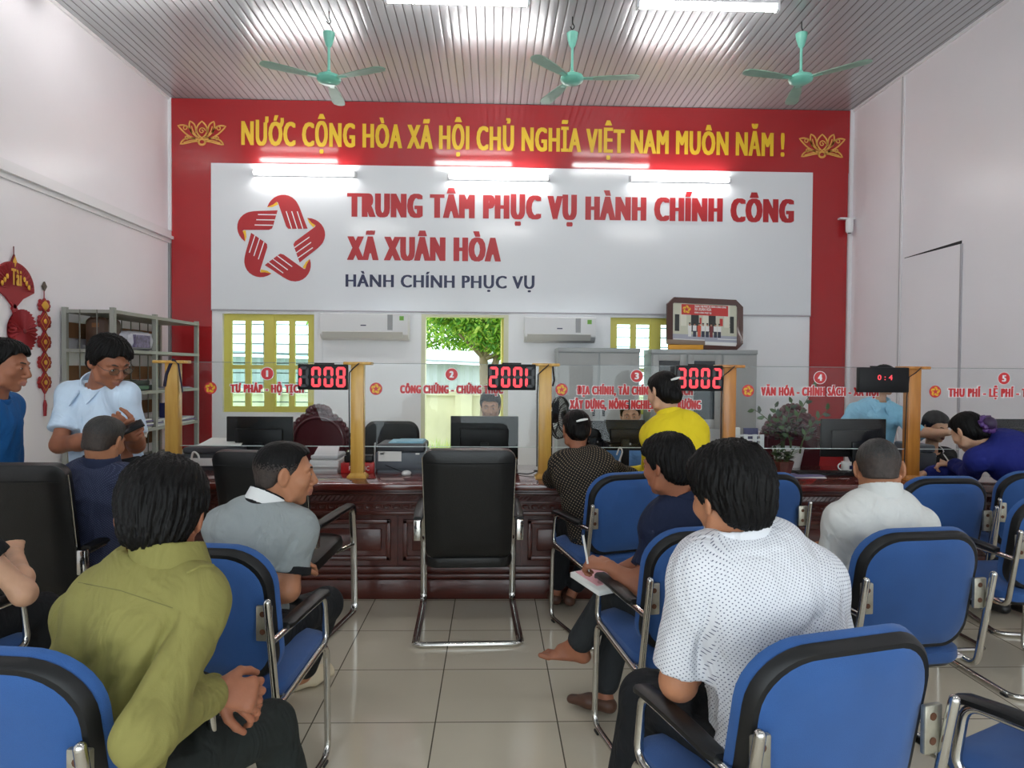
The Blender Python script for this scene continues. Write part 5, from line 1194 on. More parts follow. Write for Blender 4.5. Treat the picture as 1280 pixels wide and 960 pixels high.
def hair_mesh(hc, B, s, style, seed, vox):
    th = {'buzz': .0045, 'short': .013, 'thick': .020, 'tied': .012, 'bob': .015}[style]
    L = lambda x, y, z: hc+B@(A3((x, y, z))*s)
    P = [EL(L(0, -.012, .022+th*.4), (A3((.073, .092, .080))+th)*s, B, .03)]
    if style in ('short', 'thick'):
        P += [EL(L(0, .035, .068), A3((.058, .045, .030))*s+th*.5, B, .03), EL(L(0, -.03, .075), A3((.06, .055, .025))*s+th*.4, B, .03), EL(L(0, -.055, -.035), A3((.060, .042, .050))*s+th*.5, B, .03)]
    if style == 'buzz':
        P += [EL(L(0, .036, .066), A3((.054, .045, .028))*s+th*.5, B, .03), EL(L(0, -.05, -.04), A3((.058, .042, .048))*s+th*.2, B, .03)]
    if style == 'tied':
        P += [EL(L(0, -.05, -.03), A3((.066, .055, .062))*s, B, .03), EL(L(0, -.098, -.045), A3((.045, .035, .048))*s, B, .02), EL(L(0, .035, .06), A3((.06, .045, .035))*s, B, .03)]
    if style == 'bob':
        P += [EL(L(0, -.05, -.05), A3((.08, .06, .09))*s, B, .03), EL(L(0, .03, .06), A3((.062, .05, .036))*s, B, .03)]
    front = {'buzz': .066, 'short': .056, 'thick': .052, 'tied': .058, 'bob': .050}[style]
    nape = {'buzz': -.062, 'short': -.078, 'thick': -.086, 'tied': -.10, 'bob': -.15}[style]
    ys = [-.16, -.075, -.040, -.022, .012, .022, .034, .052, .095]
    zs = [nape-.01, nape, nape*.75, -.022, -.018, .004, .018, front-.006, front+.012]
    if style in ('tied', 'bob'): zs = [nape-.02, nape, nape*.9, -.045 if style == 'tied' else -.12, -.028 if style == 'tied' else -.11, .0, .022, front-.006, front+.010]
    ys = np.array(ys); zs = np.array(zs); ph0 = seed*1.7; irr = {'buzz': .3, 'short': 1, 'thick': 1.2, 'tied': .4, 'bob': .6}[style]
    def cut(Q):
        q = (Q-hc)@B/s; fr_ = np.clip((q[:,1]-.04)/.02, 0, 1); return (np.interp(q[:,1], ys, zs)-q[:,2]+fr_*irr*(np.sin(q[:,0]*70+ph0)*.006+np.sin(q[:,0]*190+ph0*3)*.003+q[:,0]*.12)-.012*np.clip(q[:,1]-.04, 0, 1)*10*np.abs(q[:,0])*8)*s*.8
    rg = np.random.RandomState(seed); ph = rg.uniform(0, 6.28, 6)
    am = {'buzz': .0005, 'short': .0016, 'thick': .0019, 'tied': .0010, 'bob': .0012}[style]*s
    def disp(Q):
        q = (Q-hc)@B/s; an = np.arctan2(q[:,0], q[:,1]+.02); r = np.hypot(q[:,0], q[:,1]+.03)
        return am*(np.sin(an*31+q[:,2]*60+ph[0]+2*np.sin(q[:,2]*40+ph[3]))+np.sin(an*57-r*130+ph[1]+2*np.sin(q[:,2]*55+q[:,0]*30))+.8*np.sin(q[:,0]*170+ph[2]+3*np.sin(q[:,1]*50)))
    return surf(field(P, disp, [cut]), vox)

def cyl_uv(bones):
    """unwraps cloth around the nearest bone: bones = [(a, b, reference direction)]; unit = metres"""
    def uv(V, F):
        C = V[F].mean(1); best = np.full(len(C), 9.); bi = np.zeros(len(C), int)
        for i, (a, b, ref, w) in enumerate(bones):
            ab = b-a; t = np.clip(((C-a)@ab)/(ab@ab), 0, 1); d = np.linalg.norm(C-a-t[:,None]*ab, axis=1)-w
            m = d < best; best[m] = d[m]; bi[m] = i
        out = np.zeros((len(F), 4, 2))
        for i, (a, b, ref, w) in enumerate(bones):
            m = bi == i
            if not m.any(): continue
            ax = unit(b-a); e1 = unit(ref-ax*(ref@ax)); e2 = np.cross(ax, e1)
            q = V[F[m]]-a; u = np.arctan2(q@e2, q@e1); u0 = u[:, :1]; u = u0+(u-u0+PI) % (2*PI)-PI
            out[m, :, 0] = u*max(w, .05); out[m, :, 1] = q@ax
        return out.reshape(-1, 2)
    return uv

PEOPLE = {}
def person(label, hip, neck, yaw, head, face, sh=None, arms=(None, None), legs=(None, None), skin=None, hair='short', hair_mat=None,
           shirt=None, sleeve='short', collar=None, trim=None, trousers=None, shoes=None, female=False, s=1.0, hs=1.0, vox=.009, hvox=.0045,
           seed=1, hem=-.06, pattern=None, fold=.004, bulk=1.0, group=None, arm_hint=None, knee_hint=None, hands=True, collar_h=.035, open_neck=False, hip_yaw=None, collar_trim=None, cuff=None, placket=False, creases=()):
    """yaw = where the chest faces; head = centre of the head; face = (yaw, pitch, roll) of the head; arms / legs = (left, right) dicts"""
    hip = A3(hip); neck = A3(neck); hc = A3(head)
    fr = basis(yaw)[:, 1]; right = basis(yaw)[:, 0]
    up = unit(neck-hip); side = unit(right-up*(right@up)); fwd = np.cross(up, side)
    if sh is not None:
        shL, shR = A3(sh[0]), A3(sh[1]); side = unit((shR-shL)-up*((shR-shL)@up)); fwd = np.cross(up, side)
    else:
        w = (.165 if not female else .150)*s; shL = neck-side*w-up*.045*s; shR = neck+side*w-up*.045*s
    hf = fwd if hip_yaw is None else basis(hip_yaw)[:, 1]; hs_ = side if hip_yaw is None else basis(hip_yaw)[:, 0]
    root = thing('person', label, 'person', (hip[0], hip[1], 0), 0, group)
    off = A3((hip[0], hip[1], 0))
    def mk(name, parts, mats, **k):
        return obj_from(name, mesh_from(name, [(V-off, F) for V, F in parts], mats, **k), root)
    # --- torso, used for the body and (thicker) for the shirt
    T = np.linalg.norm(neck-hip); b = bulk*s
    P = lambda t, o=0.: hip+up*T*t+fwd*o
    def torso(e, k=.05):
        q = [EC(P(-.10), P(.12), hs_, .165*b+e, .115*b+e, .155*b+e, .112*b+e, k), EC(P(.12), P(.40, -.008), side, .150*b+e, .108*b+e, .152*b+e, .108*b+e, k),
             EC(P(.40, -.008), P(.72, -.012), side, .152*b+e, .108*b+e, .172*b+e, .110*b+e, k), EC(P(.72, -.012), P(.88, -.012), side, .168*b+e, .100*b+e, .135*b+e, .070*b+e, k)]
        for S in (shL, shR): q.append(RC(neck-up*.072*s-fwd*.005, S, .050*s+e, .050*s+e, .045)); q.append(RC(neck-up*.055, S+(neck-S)*.35-up*.008, .038*s+e*.6, .040*s+e, .04))
        if female: q += [EL(P(.66, .075)+side*x*.07, (.055*b+e*.5,)*3, None, .04) for x in (-1, 1)]
        return q
    # --- arms
    body = []; fine = []; A = []
    for i, (S, a) in enumerate(((shL, arms[0]), (shR, arms[1]))):
        sg = -1 if i == 0 else 1
        if a is None: a = {'wrist': P(.12)+side*sg*.16+fwd*.28}
        if 'elbow' in a: el = A3(a['elbow']); wr = A3(a['wrist'])
        else:
            hint = a.get('hint', (side*sg*.5-up*.6-fwd*.5)); el, wr = ik(S, a['wrist'], .275*s, .245*s, hint)
        A.append((S, el, wr, a))
        k = s*bulk**.5
        body += [RC(S, el, .034*k, .038*k, .03), RC(el, el+(wr-el)*.35, .038*k, .0385*k, .03), RC(el+(wr-el)*.35, wr, .0385*k, .0255*k, .03)]
        if hands and not a.get('nohand'):
            d = a.get('dir', wr-el); n = a.get('n', (0, 0, 1))
            fine.append(field([EC(wr-unit(wr-el)*.06*s, wr, np.cross(unit(wr-el), A3(n)+1e-3), .030*s, .026*s, .026*s, .020*s, .02)]+hand_prims(wr, d, n, sg, a.get('curl', .45), s*a.get('hsc', 1.0))))
    # --- head and neck
    B = basis(*face); hp, Lh = head_prims(hc, B, hs, female)
    nk = Lh(0, -.022, -.055)
    hp.append(RC(neck-up*.05*s, nk, (.060 if not female else .050)*s, (.054 if not female else .046)*hs, .03))
    sk = [surf(field(hp), hvox), surf(field(torso(-.032)+body), max(vox, .008))]
    for ff in fine: sk.append(surf(ff, .0035 if hvox < .006 else .005))
    # --- legs
    Lg = []; bare = []
    for i, g in enumerate(legs):
        sg = -1 if i == 0 else 1; h0 = hip+hs_*sg*.085*s
        if g is None: g = {'ankle': A3((h0[0], h0[1], .09))+hf*.42*s+hs_*sg*.04}
        if 'knee' in g: kn = A3(g['knee']); an = A3(g['ankle'])
        else: kn, an = ik(h0, g['ankle'], .42*s, .40*s, g.get('hint', hf*1.0+A3((0, 0, .6))+hs_*sg*.15))
        Lg.append((h0, kn, an, g))
        td = unit(g.get('toe', A3((hf[0], hf[1], -.02)))); sd = unit(np.cross(td, unit(kn-an)))
        u2 = np.cross(sd, td)
        if g.get('foot', 'shoe') == 'bare':
            heel = an-td*.035-u2*.045; ball = an+td*.115-u2*.062
            q = [RC(kn+(an-kn)*.5, an, .045*s, .033*s, .03), RC(an, heel, .032*s, .027*s, .03), EC(heel+td*.02, ball, sd, .029*s, .028*s, .041*s, .016*s, .03), RC(an, an+td*.07-u2*.03, .030*s, .024*s, .03)]
            for t in range(5):
                p = ball+td*(.012-.006*abs(t-1))+sd*(t-2)*.0165*-1*(1 if i else -1)
                q.append(RC(p, p+td*(.036 if t == 0 else .026)-u2*.002+u2*.006, (.0125 if t == 0 else .0092)*s, (.011 if t == 0 else .0075)*s, .006))
            sk.append(surf(field(q), .004)); 
        else:
            sk.append(surf(field([RC(kn+(an-kn)*.45, an, .045*s, .034*s), EC(an-td*.02-u2*.04, an+td*.12-u2*.06, sd, .03*s, .03*s, .036*s, .018*s)]), .008))
    for (h0, kn, an, g) in Lg: sk.append(surf(field([RC(h0, kn, .055*s, .045*s), RC(kn, an, .045*s, .030*s)]), .010))
    skm = skin_mat(*(skin or ('tan_skin', srgb(176, 122, 92))))
    lipc = [Lh(0, .093, -.073)]
    def mi(C):
        q = (C-(hc-off))@B/hs
        return ((np.abs(q[:,0]) < .021-np.abs(q[:,2]+.073)*.9) & (q[:,1] > .082) & (q[:,2] < -.0635) & (q[:,2] > -.085)).astype(int)
    bo = mk('body', sk, [skm, M_LIP], midx=mi)
    # --- face pieces
    for q in (-1, 1):
        e = MB(); Mx = Matrix([[*(B[r]*hs), (Lh(0,0,0)-off)[r]] for r in range(3)]+[[0,0,0,1]])
        e.ball((q*.031, .0805, -.005), (.0125, .0125, .0052), 0, 14, 8, Mx); e.ball((q*.031, .0875, -.005), (.0056, .0062, .0050), 1, 12, 8, Mx)
        e.build('eye', [M_EYEW, M_EYED], root)
        br = MB(); br.tube([(q*.013, .0950, .0175), (q*.030, .0875, .0215), (q*.047, .0750, .0170)], [.0030, .0038, .002], 8, M=Mx); br.build('eyebrow', M_BROW, root)
    mk('hair', [hair_mesh(hc, B, hs, hair, seed, hvox*.9)], [hair_mat or M_HAIR, M_FADE], midx=(lambda C: (((C-(hc-off))@B/hs)[:,2] < .006+.034*np.random.RandomState(seed).rand(len(C))).astype(int)) if hair == 'buzz' else None)
    # --- shirt
    e = .014
    sp = torso(e); cuts = [below(hip+up*T*hem, -up)]
    bones = [(P(-.1), P(.9), -fwd, .15)]
    for i, (S, el, wr, a) in enumerate(A):
        k = s*bulk**.5
        sp.append(RC(S, S+(el-S)*.12, .060*k, .060*k, .05))
        if sleeve == 'short':
            fr_ = a.get('slv', .78); en = S+(el-S)*fr_
            sp.append(RC(S, S+(el-S)*(fr_+.25), .058*k, (.056+.010*bulk)*k, .020)); cuts_arm = (en, unit(el-S))
        elif sleeve == 'long':
            sp += [RC(S, el, .058*k, .054*k, .022), RC(el, el+(wr-el)*.86, .054*k, .042*k, .03), RC(el+(wr-el)*.80, el+(wr-el)*.92, .041*k, .040*k, .015)]
        elif sleeve == 'three':
            sp += [RC(S, el, .056*k, .050*k, .04), RC(el, el+(wr-el)*.45, .050*k, .048*k, .03)]
        bones.append((S, el, unit(S-P(.7)), .055))
        if sleeve != 'short': bones.append((el, wr, unit(S-P(.7)), .05))
        a['_en'] = (S+(el-S)*a.get('slv', .78), unit(el-S), S, el)
    if sleeve == 'short':
        def sc(Pp):
            d = np.full(len(Pp), -1.)
            for (S, el, wr, a) in A:
                en, ax, _, _ = a['_en']; h = (Pp-en)@ax; r = np.linalg.norm(Pp-en-h[:,None]*ax, axis=1)
                d = np.where((h > -.02) & (r < .105) & (h < .26), np.maximum(d, h), d)
            return d
        cuts.append(sc)
    fo_ = folds(seed, fold*2.0, 22)
    def fo(Q):
        d = fo_(Q)
        for (x0, z0, x1, z1, am, sg) in creases:
            ax = np.array((x1-x0, z1-z0)); q = np.stack((Q[:,0]-x0, Q[:,2]-z0), 1); t = np.clip(q@ax/(ax@ax), 0, 1); r = np.linalg.norm(q-t[:,None]*ax, axis=1)
            d = d+1.15*am*np.exp(-(r/sg)**2)*np.sin(np.clip(t, .02, .98)*PI)**.5
        return d
    ctr = [(S, el) for S, el, _, _ in A]
    shirt_m = shirt if isinstance(shirt, list) else [shirt]
    cuts.append(lambda Pp: .058*hs-np.linalg.norm(np.cross(Pp-neck, unit(nk-neck)), axis=1)-np.clip(-(Pp-neck)@unit(nk-neck)-.0, 0, 1)*2)
    so_ = mk('shirt', [surf(field(sp, fo, cuts), vox)], shirt_m, uv=cyl_uv([(a_-off, b_-off, r_, w_) for a_, b_, r_, w_ in bones]) if pattern else None,
       midx=trim and (lambda C: trim(C+off, A)))
    # --- collar
    if collar is not None:
        na = unit(nk-neck); na = unit(na+up*.6); c0 = neck+na*.004-fwd*.002; rr = .060*s
        tilt = unit(na+fwd*.22)
        def band(h0, h1, r0, r1, th=.0045):
            base = EC(c0-na*.03, c0+na*.09, side, r0, r0*1.05, r1, r1*1.05)
            def f(Q):
                d = np.abs(base.f(Q))-th; h = (Q-c0)@tilt; d = np.maximum(d, np.maximum(h-h1, h0-h))
                if open_neck:
                    q = Q-c0; d = np.maximum(d, .030-np.abs(q@side)-np.clip(-(q@fwd)+.02, 0, 1)*9)
                return d
            f.lo = base.c-base.r-.02; f.hi = base.c+base.r+.02; return f
        co = mk('collar', [surf(band(-.03, collar_h, rr+.020, rr+.006), min(vox, .006)*.8)], [collar])
        if collar_trim is not None:
            for a_, b_ in ((collar_h-.006, collar_h+.001), (-.030, -.014)): obj_from('collar_stripe', mesh_from('collar_stripe', [(V-off, F) for V, F in [surf(band(a_, b_, rr+.021, rr+.007, .0055), min(vox, .006)*.7)]], [collar_trim]), co)
        if open_neck:
            for q in (-1, 1):
                g = MB(); pl = [(q*.066, .018, .010), (q*.014, -.040, .098), (q*.050, -.095, .122), (q*.098, -.025, .062)]
                W_ = lambda p_, e_=0.: neck-off+side*p_[0]*s+up*(p_[1]+.008)*s+fwd*(p_[2]*s+e_)
                vs = [W_(p_, .020) for p_ in pl]+[W_(p_, .010) for p_ in pl]
                g.add(vs, [(0,1,2,3), (7,6,5,4)]+[(i_, i_+4, (i_+1) % 4+4, (i_+1) % 4) for i_ in range(4)]); g.build('collar_flap', collar, co, angle=20)
            g = MB(); vs = [W_((-.046, .012, .030), .0), W_((0, -.085, .098), .004), W_((.046, .012, .030), .0), W_((0, .0, .03), .03)]; g.add(vs, [(0,1,3), (1,2,3), (0,3,2)]); g.build('throat', skm, bo)
            if placket:
                g = MB(); g.tube([W_((0, -.09, .105), .006), P(.62, .118)-off+fwd*e, P(.35, .112)-off+fwd*e, P(.05, .118)-off+fwd*e], [.012]*4, 6, flat=.25); g.build('button_placket', collar, so_)
    if cuff is not None:
        for (S, el, wr, a) in A:
            en, ax = a['_en'][:2]; k = s*bulk**.5; r_ = (.056+.010*bulk)*k
            b_ = RC(en-ax*.05, en+ax*.05, r_-.0005, r_+.001)
            def cf(Q, b_=b_, en=en, ax=ax): h = (Q-en)@ax; return np.maximum(np.abs(b_.f(Q))-.0035, np.maximum(h-.002, -.026-h))
            cf.lo = b_.c-b_.r-.02; cf.hi = b_.c+b_.r+.02
            obj_from('sleeve_cuff', mesh_from('sleeve_cuff', [(V-off, F) for V, F in [surf(cf, .004)]], [cuff]), so_)
    # --- trousers, shoes
    if trousers is not None:
        tp = [EC(P(-.16), P(.10), hs_, .168*b, .118*b, .158*b, .113*b, .05)]
        for (h0, kn, an, g) in Lg:
            k2 = s*bulk**.4*g.get('w', 1.0)
            tp += [RC(h0, kn, .088*k2, .066*k2, .05), RC(kn, kn+(an-kn)*g.get('cut', .88), .066*k2, .058*k2*g.get('flare', 1.0), .03)]
        mk('trousers', [surf(field(tp, folds(seed+7, fold*.9, 24), [lambda Q: np.minimum((Q-P(.16))@up, .23-np.linalg.norm(Q-P(.16), axis=1))]), max(vox, .009))], [trousers])
    if shoes is not None:
        for (h0, kn, an, g) in Lg:
            if g.get('foot', 'shoe') == 'bare': continue
            td = unit(g.get('toe', A3((hf[0], hf[1], -.02)))); sd = unit(np.cross(td, unit(kn-an))); u2 = np.cross(sd, td)
            q = [EC(an-td*.03-u2*.055, an+td*.06-u2*.055, sd, .040*s, .034*s, .046*s, .030*s, .03), EC(an+td*.06-u2*.06, an+td*.145-u2*.066, sd, .046*s, .028*s, .038*s, .020*s, .03)]
            mk('shoe', [surf(field(q, None, [below(an-u2*.088, -u2), below(an-u2*.02, u2)]), .007)], [shoes])
    root['_'] = 0; del root['_']
    return dict(shirt=so_, root=root, A=A, L=Lg, B=B, Lh=Lh, off=off, neck=neck, fwd=fwd, side=side, up=up, hc=hc, mk=mk)
def at3(px, py, Y): return at(px, py, Y=Y)
def crs(Y, *segs):
    o = []
    for (x0, y0, x1, y1, am, sg) in segs:
        a, b_ = at(x0, y0, Y=Y), at(x1, y1, Y=Y); o.append((a[0], a[2], b_[0], b_[2], am, sg))
    return o
# ------------------------------------------------------------------ cloth
def dotted(name, base, dot, du, dv, r, line=False):
    m = bpy.data.materials.new(name); m.use_nodes = True; nt = m.node_tree; N = nt.nodes; L = nt.links; b = N['Principled BSDF']
    uv = N.new('ShaderNodeUVMap'); sx = N.new('ShaderNodeSeparateXYZ'); L.new(uv.outputs[0], sx.inputs[0])
    def M2(op, a, v=None, v2=None):
        n = N.new('ShaderNodeMath'); n.operation = op
        for i, q in enumerate((a, v, v2)):
            if q is None: continue
            if isinstance(q, (int, float)): n.inputs[i].default_value = q
            else: L.new(q, n.inputs[i])
        return n.outputs[0]
    v = M2('DIVIDE', sx.outputs[1], dv); row = M2('FLOOR', v); par = M2('MULTIPLY', M2('MODULO', M2('ABSOLUTE', row), 2.0), .5)
    u = M2('ADD', M2('DIVIDE', sx.outputs[0], du), par); fu = M2('MULTIPLY', M2('SUBTRACT', M2('FRACT', u), .5), du); fv = M2('MULTIPLY', M2('SUBTRACT', M2('FRACT', v), .5), dv)
    d = M2('SQRT', M2('ADD', M2('MULTIPLY', fu, fu), M2('MULTIPLY', fv, fv))); k = M2('LESS_THAN', d, r)
    mx = N.new('ShaderNodeMix'); mx.data_type = 'RGBA'; mx.inputs[6].default_value = (*base, 1); mx.inputs[7].default_value = (*dot, 1); L.new(k, mx.inputs[0]); L.new(mx.outputs[2], b.inputs['Base Color'])
    b.inputs['Roughness'].default_value = .8; b.inputs['Specular IOR Level'].default_value = .25
    tc = N.new('ShaderNodeTexCoord'); mp2 = N.new('ShaderNodeMapping'); mp2.inputs['Scale'].default_value = (1.5, 1.5, .8); mp2.inputs['Rotation'].default_value = (0, .5, 0); L.new(tc.outputs['Object'], mp2.inputs[0])
    n3 = N.new('ShaderNodeTexNoise'); n3.inputs['Scale'].default_value = 5.5; n3.inputs['Detail'].default_value = 2.5; n3.inputs['Distortion'].default_value = 1.6; L.new(mp2.outputs[0], n3.inputs['Vector'])
    b2 = N.new('ShaderNodeBump'); b2.inputs['Strength'].default_value = .5; b2.inputs['Distance'].default_value = .035; L.new(n3.outputs['Fac'], b2.inputs['Height']); L.new(b2.outputs[0], b.inputs['Normal'])
    return m
def cloth(name, c, rough=.85, **k): return mat(name, c, rough=rough, spec=.25, bump=.12, bscale=420, var=.06, vscale=4, wrinkle=.55, **k)
C_GREEN = cloth('olive_shirt_cloth', srgb(134, 128, 72)); C_POLO = cloth('grey_polo_knit', srgb(146, 152, 152)); C_BLACK = cloth('black_trim_cloth', (.012, .012, .013))
C_NAVY = cloth('navy_shirt_cloth', srgb(26, 34, 58)); C_POLKA = dotted('white_polka_cloth', srgb(218, 218, 222), srgb(92, 94, 114), .0110, .0055, .00145); C_POLKAC = cloth('white_collar_cloth', srgb(220, 220, 224))
C_CREAM = cloth('cream_shirt_cloth', srgb(214, 214, 210)); C_DOTB = dotted('black_dotted_cloth', (.014, .012, .011), srgb(150, 132, 108), .022, .011, .0030); C_YEL = cloth('yellow_shirt_cloth', srgb(232, 206, 40))
C_LBLUE = cloth('pale_blue_shirt_cloth', srgb(206, 224, 242)); C_TEE = cloth('blue_tee_cloth', srgb(30, 92, 152)); C_DBLUE = dotted('dark_blue_checked_cloth', srgb(44, 50, 74), srgb(92, 98, 122), .012, .006, .0014)
C_DBLUEC = cloth('dark_blue_collar', srgb(46, 53, 78)); C_ROYAL = cloth('royal_blue_cloth', srgb(30, 38, 112)); C_SKY = cloth('sky_blue_shirt_cloth', srgb(150, 206, 234)); C_STAFFB = cloth('staff_blue_shirt_cloth', srgb(110, 160, 214))
C_PBLK = cloth('black_trousers_cloth', (.014, .015, .017)); C_PDK = cloth('charcoal_trousers_cloth', srgb(46, 48, 50)); C_PNAVY = cloth('navy_trousers_cloth', srgb(24, 28, 56)); C_PGRN = cloth('dark_green_trousers_cloth', srgb(38, 42, 40))
S_SHOE = mat('black_shoe', (.015, .014, .014), rough=.4); S_BROWN = mat('brown_sandal', srgb(84, 54, 40), rough=.5); S_BEIGE = mat('beige_slipper', srgb(206, 190, 160), rough=.7)
SK_TAN = ('tan_skin', srgb(178, 122, 90)); SK_BRN = ('brown_skin', srgb(156, 100, 74)); SK_FAIR = ('fair_skin', srgb(206, 160, 130)); SK_DK = ('sunburnt_skin', srgb(146, 92, 70))

# man in the green shirt, bottom left
pgr = person('seated man in olive green long-sleeved shirt with clasped hands, bottom left', hip=(-.94, 1.60, .56), neck=at3(213, 702, 1.66), yaw=-32, head=at3(203, 641, 1.70), face=(12, 16, 4), sh=(at3(108, 768, 1.72), at3(246, 752, 1.60)),
    arms=({'elbow': at3(150, 885, 1.92), 'wrist': at3(272, 862, 1.80), 'dir': (.8, .1, -.35), 'n': (.2, -.5, .8), 'curl': .6}, {'elbow': at3(184, 916, 1.38), 'wrist': at3(268, 866, 1.66), 'dir': (.75, .45, -.25), 'n': (.2, -.8, .5), 'curl': .5}),
    legs=({'knee': (-.88, 2.06, .52), 'ankle': (-.86, 2.12, .10)}, {'knee': at3(338, 908, 2.02), 'ankle': (-.56, 2.08, .10)}), skin=SK_BRN, hair='thick', shirt=C_GREEN, sleeve='long', collar=C_GREEN, trousers=C_PGRN, shoes=S_SHOE, hs=1.10, s=1.02, vox=.008, hvox=.004, seed=3, fold=.006, bulk=1.02, hem=-.14, creases=crs(1.5, (222, 762, 158, 900, .020, .014), (190, 770, 120, 850, .010, .010), (150, 800, 84, 850, .009, .012), (130, 720, 215, 760, .003, .004), (160, 830, 110, 890, .010, .010), (240, 800, 205, 880, .008, .008), (215, 720, 262, 712, .005, .006)))
# man in the grey polo shirt
pg = person('seated young man in grey polo shirt with black and white collar, looking right', hip=(-.90, 2.52, .56), neck=at3(333, 630, 2.60), yaw=-22, head=at3(355, 589, 2.62), face=(-67, 4, 2), sh=(at3(280, 658, 2.62), at3(374, 660, 2.58)),
    arms=({'wrist': (-.86, 2.95, .66)}, {'elbow': at3(360, 738, 2.52), 'wrist': (-.86, 2.74, .70), 'dir': (-.8, .5, 0), 'slv': .72}), legs=({'knee': (-.92, 2.98, .52), 'ankle': (-.95, 3.0, .1)}, {'knee': (-.70, 2.95, .50), 'ankle': at3(378, 842, 3.22), 'toe': (.75, .55, .12)}),
    skin=SK_TAN, hair='buzz', shirt=C_POLO, cuff=C_BLACK, collar_trim=C_BLACK, sleeve='short', collar=mat('white_knit_collar', srgb(224, 224, 222), rough=.8), creases=crs(2.5, (372, 668, 330, 745, .012, .010), (300, 690, 270, 740, .006, .010)), trousers=C_PBLK, shoes=S_BEIGE, hs=1.05, seed=5, hem=-.12, vox=.008, hvox=.004)
# man in navy with a notebook, barefoot with crossed leg
pn = person('seated man in navy shirt writing in a notebook, bare foot crossed over', hip=(.76, 2.76, .56), neck=at3(852, 622, 2.78), yaw=26, head=at3(834, 580, 2.76), face=(38, 8, 0), sh=(at3(830, 656, 2.74), at3(905, 652, 2.86)),
    arms=({'elbow': at3(797, 736, 2.66), 'wrist': at3(762, 708, 2.72), 'dir': (-.6, .35, .05), 'n': (-.2, -.3, .9), 'curl': .8, 'slv': .70}, {'wrist': at3(742, 728, 2.95), 'dir': (-.3, .1, -.9), 'n': (-.5, -.8, .1), 'curl': .5}),
    legs=({'knee': at3(765, 742, 2.98), 'ankle': at3(722, 806, 3.02), 'foot': 'bare', 'toe': (-.92, .25, .05), 'cut': .90}, {'knee': at3(775, 775, 3.06), 'ankle': (.50, 3.00, .10), 'toe': (-.85, .5, 0)}),
    skin=SK_BRN, hair='thick', shirt=C_NAVY, sleeve='short', collar=C_NAVY, trousers=C_PDK, shoes=S_BROWN, seed=8, creases=crs(2.7, (838, 660, 850, 720, .010, .010)), hem=-.12, vox=.008, hvox=.004)
# man in the polka dot shirt
p = person('seated man in white shirt with tiny dots seen from behind, foreground right', hip=(.76, 1.70, .57), neck=at3(922, 668, 1.74), yaw=14, head=at3(913, 616, 1.74), face=(20, 10, -4), sh=(at3(872, 712, 1.68), at3(1018, 728, 1.76)),
    arms=({'elbow': at3(848, 852, 1.70), 'wrist': (.60, 2.02, .66), 'dir': (.6, .7, -.2), 'slv': .88}, {'elbow': at3(1048, 850, 1.84), 'wrist': (.74, 2.08, .66), 'slv': .84}), legs=({'knee': at3(808, 872, 2.02), 'ankle': (.40, 2.10, .10)}, {'knee': (.72, 2.14, .52), 'ankle': (.70, 2.22, .10)}),
    skin=SK_TAN, hair='thick', shirt=C_POLKA, pattern=True, sleeve='short', collar=C_POLKAC, trousers=C_PBLK, shoes=S_SHOE, hs=1.06, s=1.04, bulk=1.12, seed=11, hem=-.20, vox=.008, hvox=.004, fold=.006, creases=crs(1.62, (884, 745, 872, 850, .016, .012), (1010, 760, 1022, 840, .012, .012), (900, 700, 985, 690, .003, .004), (885, 790, 940, 900, .007, .012), (960, 800, 1040, 760, .006, .012)))
# man in the cream shirt
p = person('seated man in plain cream shirt with greying hair seen from behind', hip=(1.54, 2.74, .57), neck=at3(1100, 618, 2.71), yaw=10, head=at3(1098, 584, 2.76), face=(-24, 20, -3), sh=(at3(1054, 652, 2.68), at3(1148, 656, 2.74)), arms=({'elbow': at3(1030, 728, 2.74), 'wrist': (1.40, 3.08, .70), 'slv': .9}, {'wrist': (1.60, 3.10, .70), 'slv': .9}),
    skin=SK_TAN, hair='buzz', hair_mat=M_HAIRG, shirt=C_CREAM, sleeve='short', collar=C_CREAM, trousers=C_PDK, shoes=S_SHOE, hs=1.06, seed=14, creases=crs(2.62, (1046, 668, 1044, 730, .012, .010), (1052, 720, 1080, 690, .006, .007), (1050, 735, 1090, 700, .006, .006)), hem=-.12, bulk=1.05, vox=.009, hvox=.0045)
# woman in the dotted blouse
p = person('seated woman in black dotted blouse leaning on the counter, hair clipped up', hip=(.63, 4.02, .56), neck=at3(722, 562, 4.12), yaw=4, head=at3(720, 536, 4.17), face=(10, 18, 4), sh=(at3(700, 580, 4.12), at3(752, 580, 4.12)), arms=({'elbow': at3(690, 598, 4.42), 'wrist': (.62, 4.64, .80)}, {'elbow': at3(788, 596, 4.40), 'wrist': (.76, 4.64, .80)}),
    legs=({'ankle': (.42, 4.40, .1), 'knee': (.48, 4.40, .5)}, {'ankle': (.52, 4.36, .1), 'knee': (.72, 4.40, .5)}), skin=SK_BRN, hair='tied', shirt=C_DOTB, pattern=True, sleeve='long', collar=None, trousers=C_PBLK, shoes=S_BROWN, female=True, s=.98, hs=.98, seed=17, hem=-.12, hvox=.005)
pw1 = p
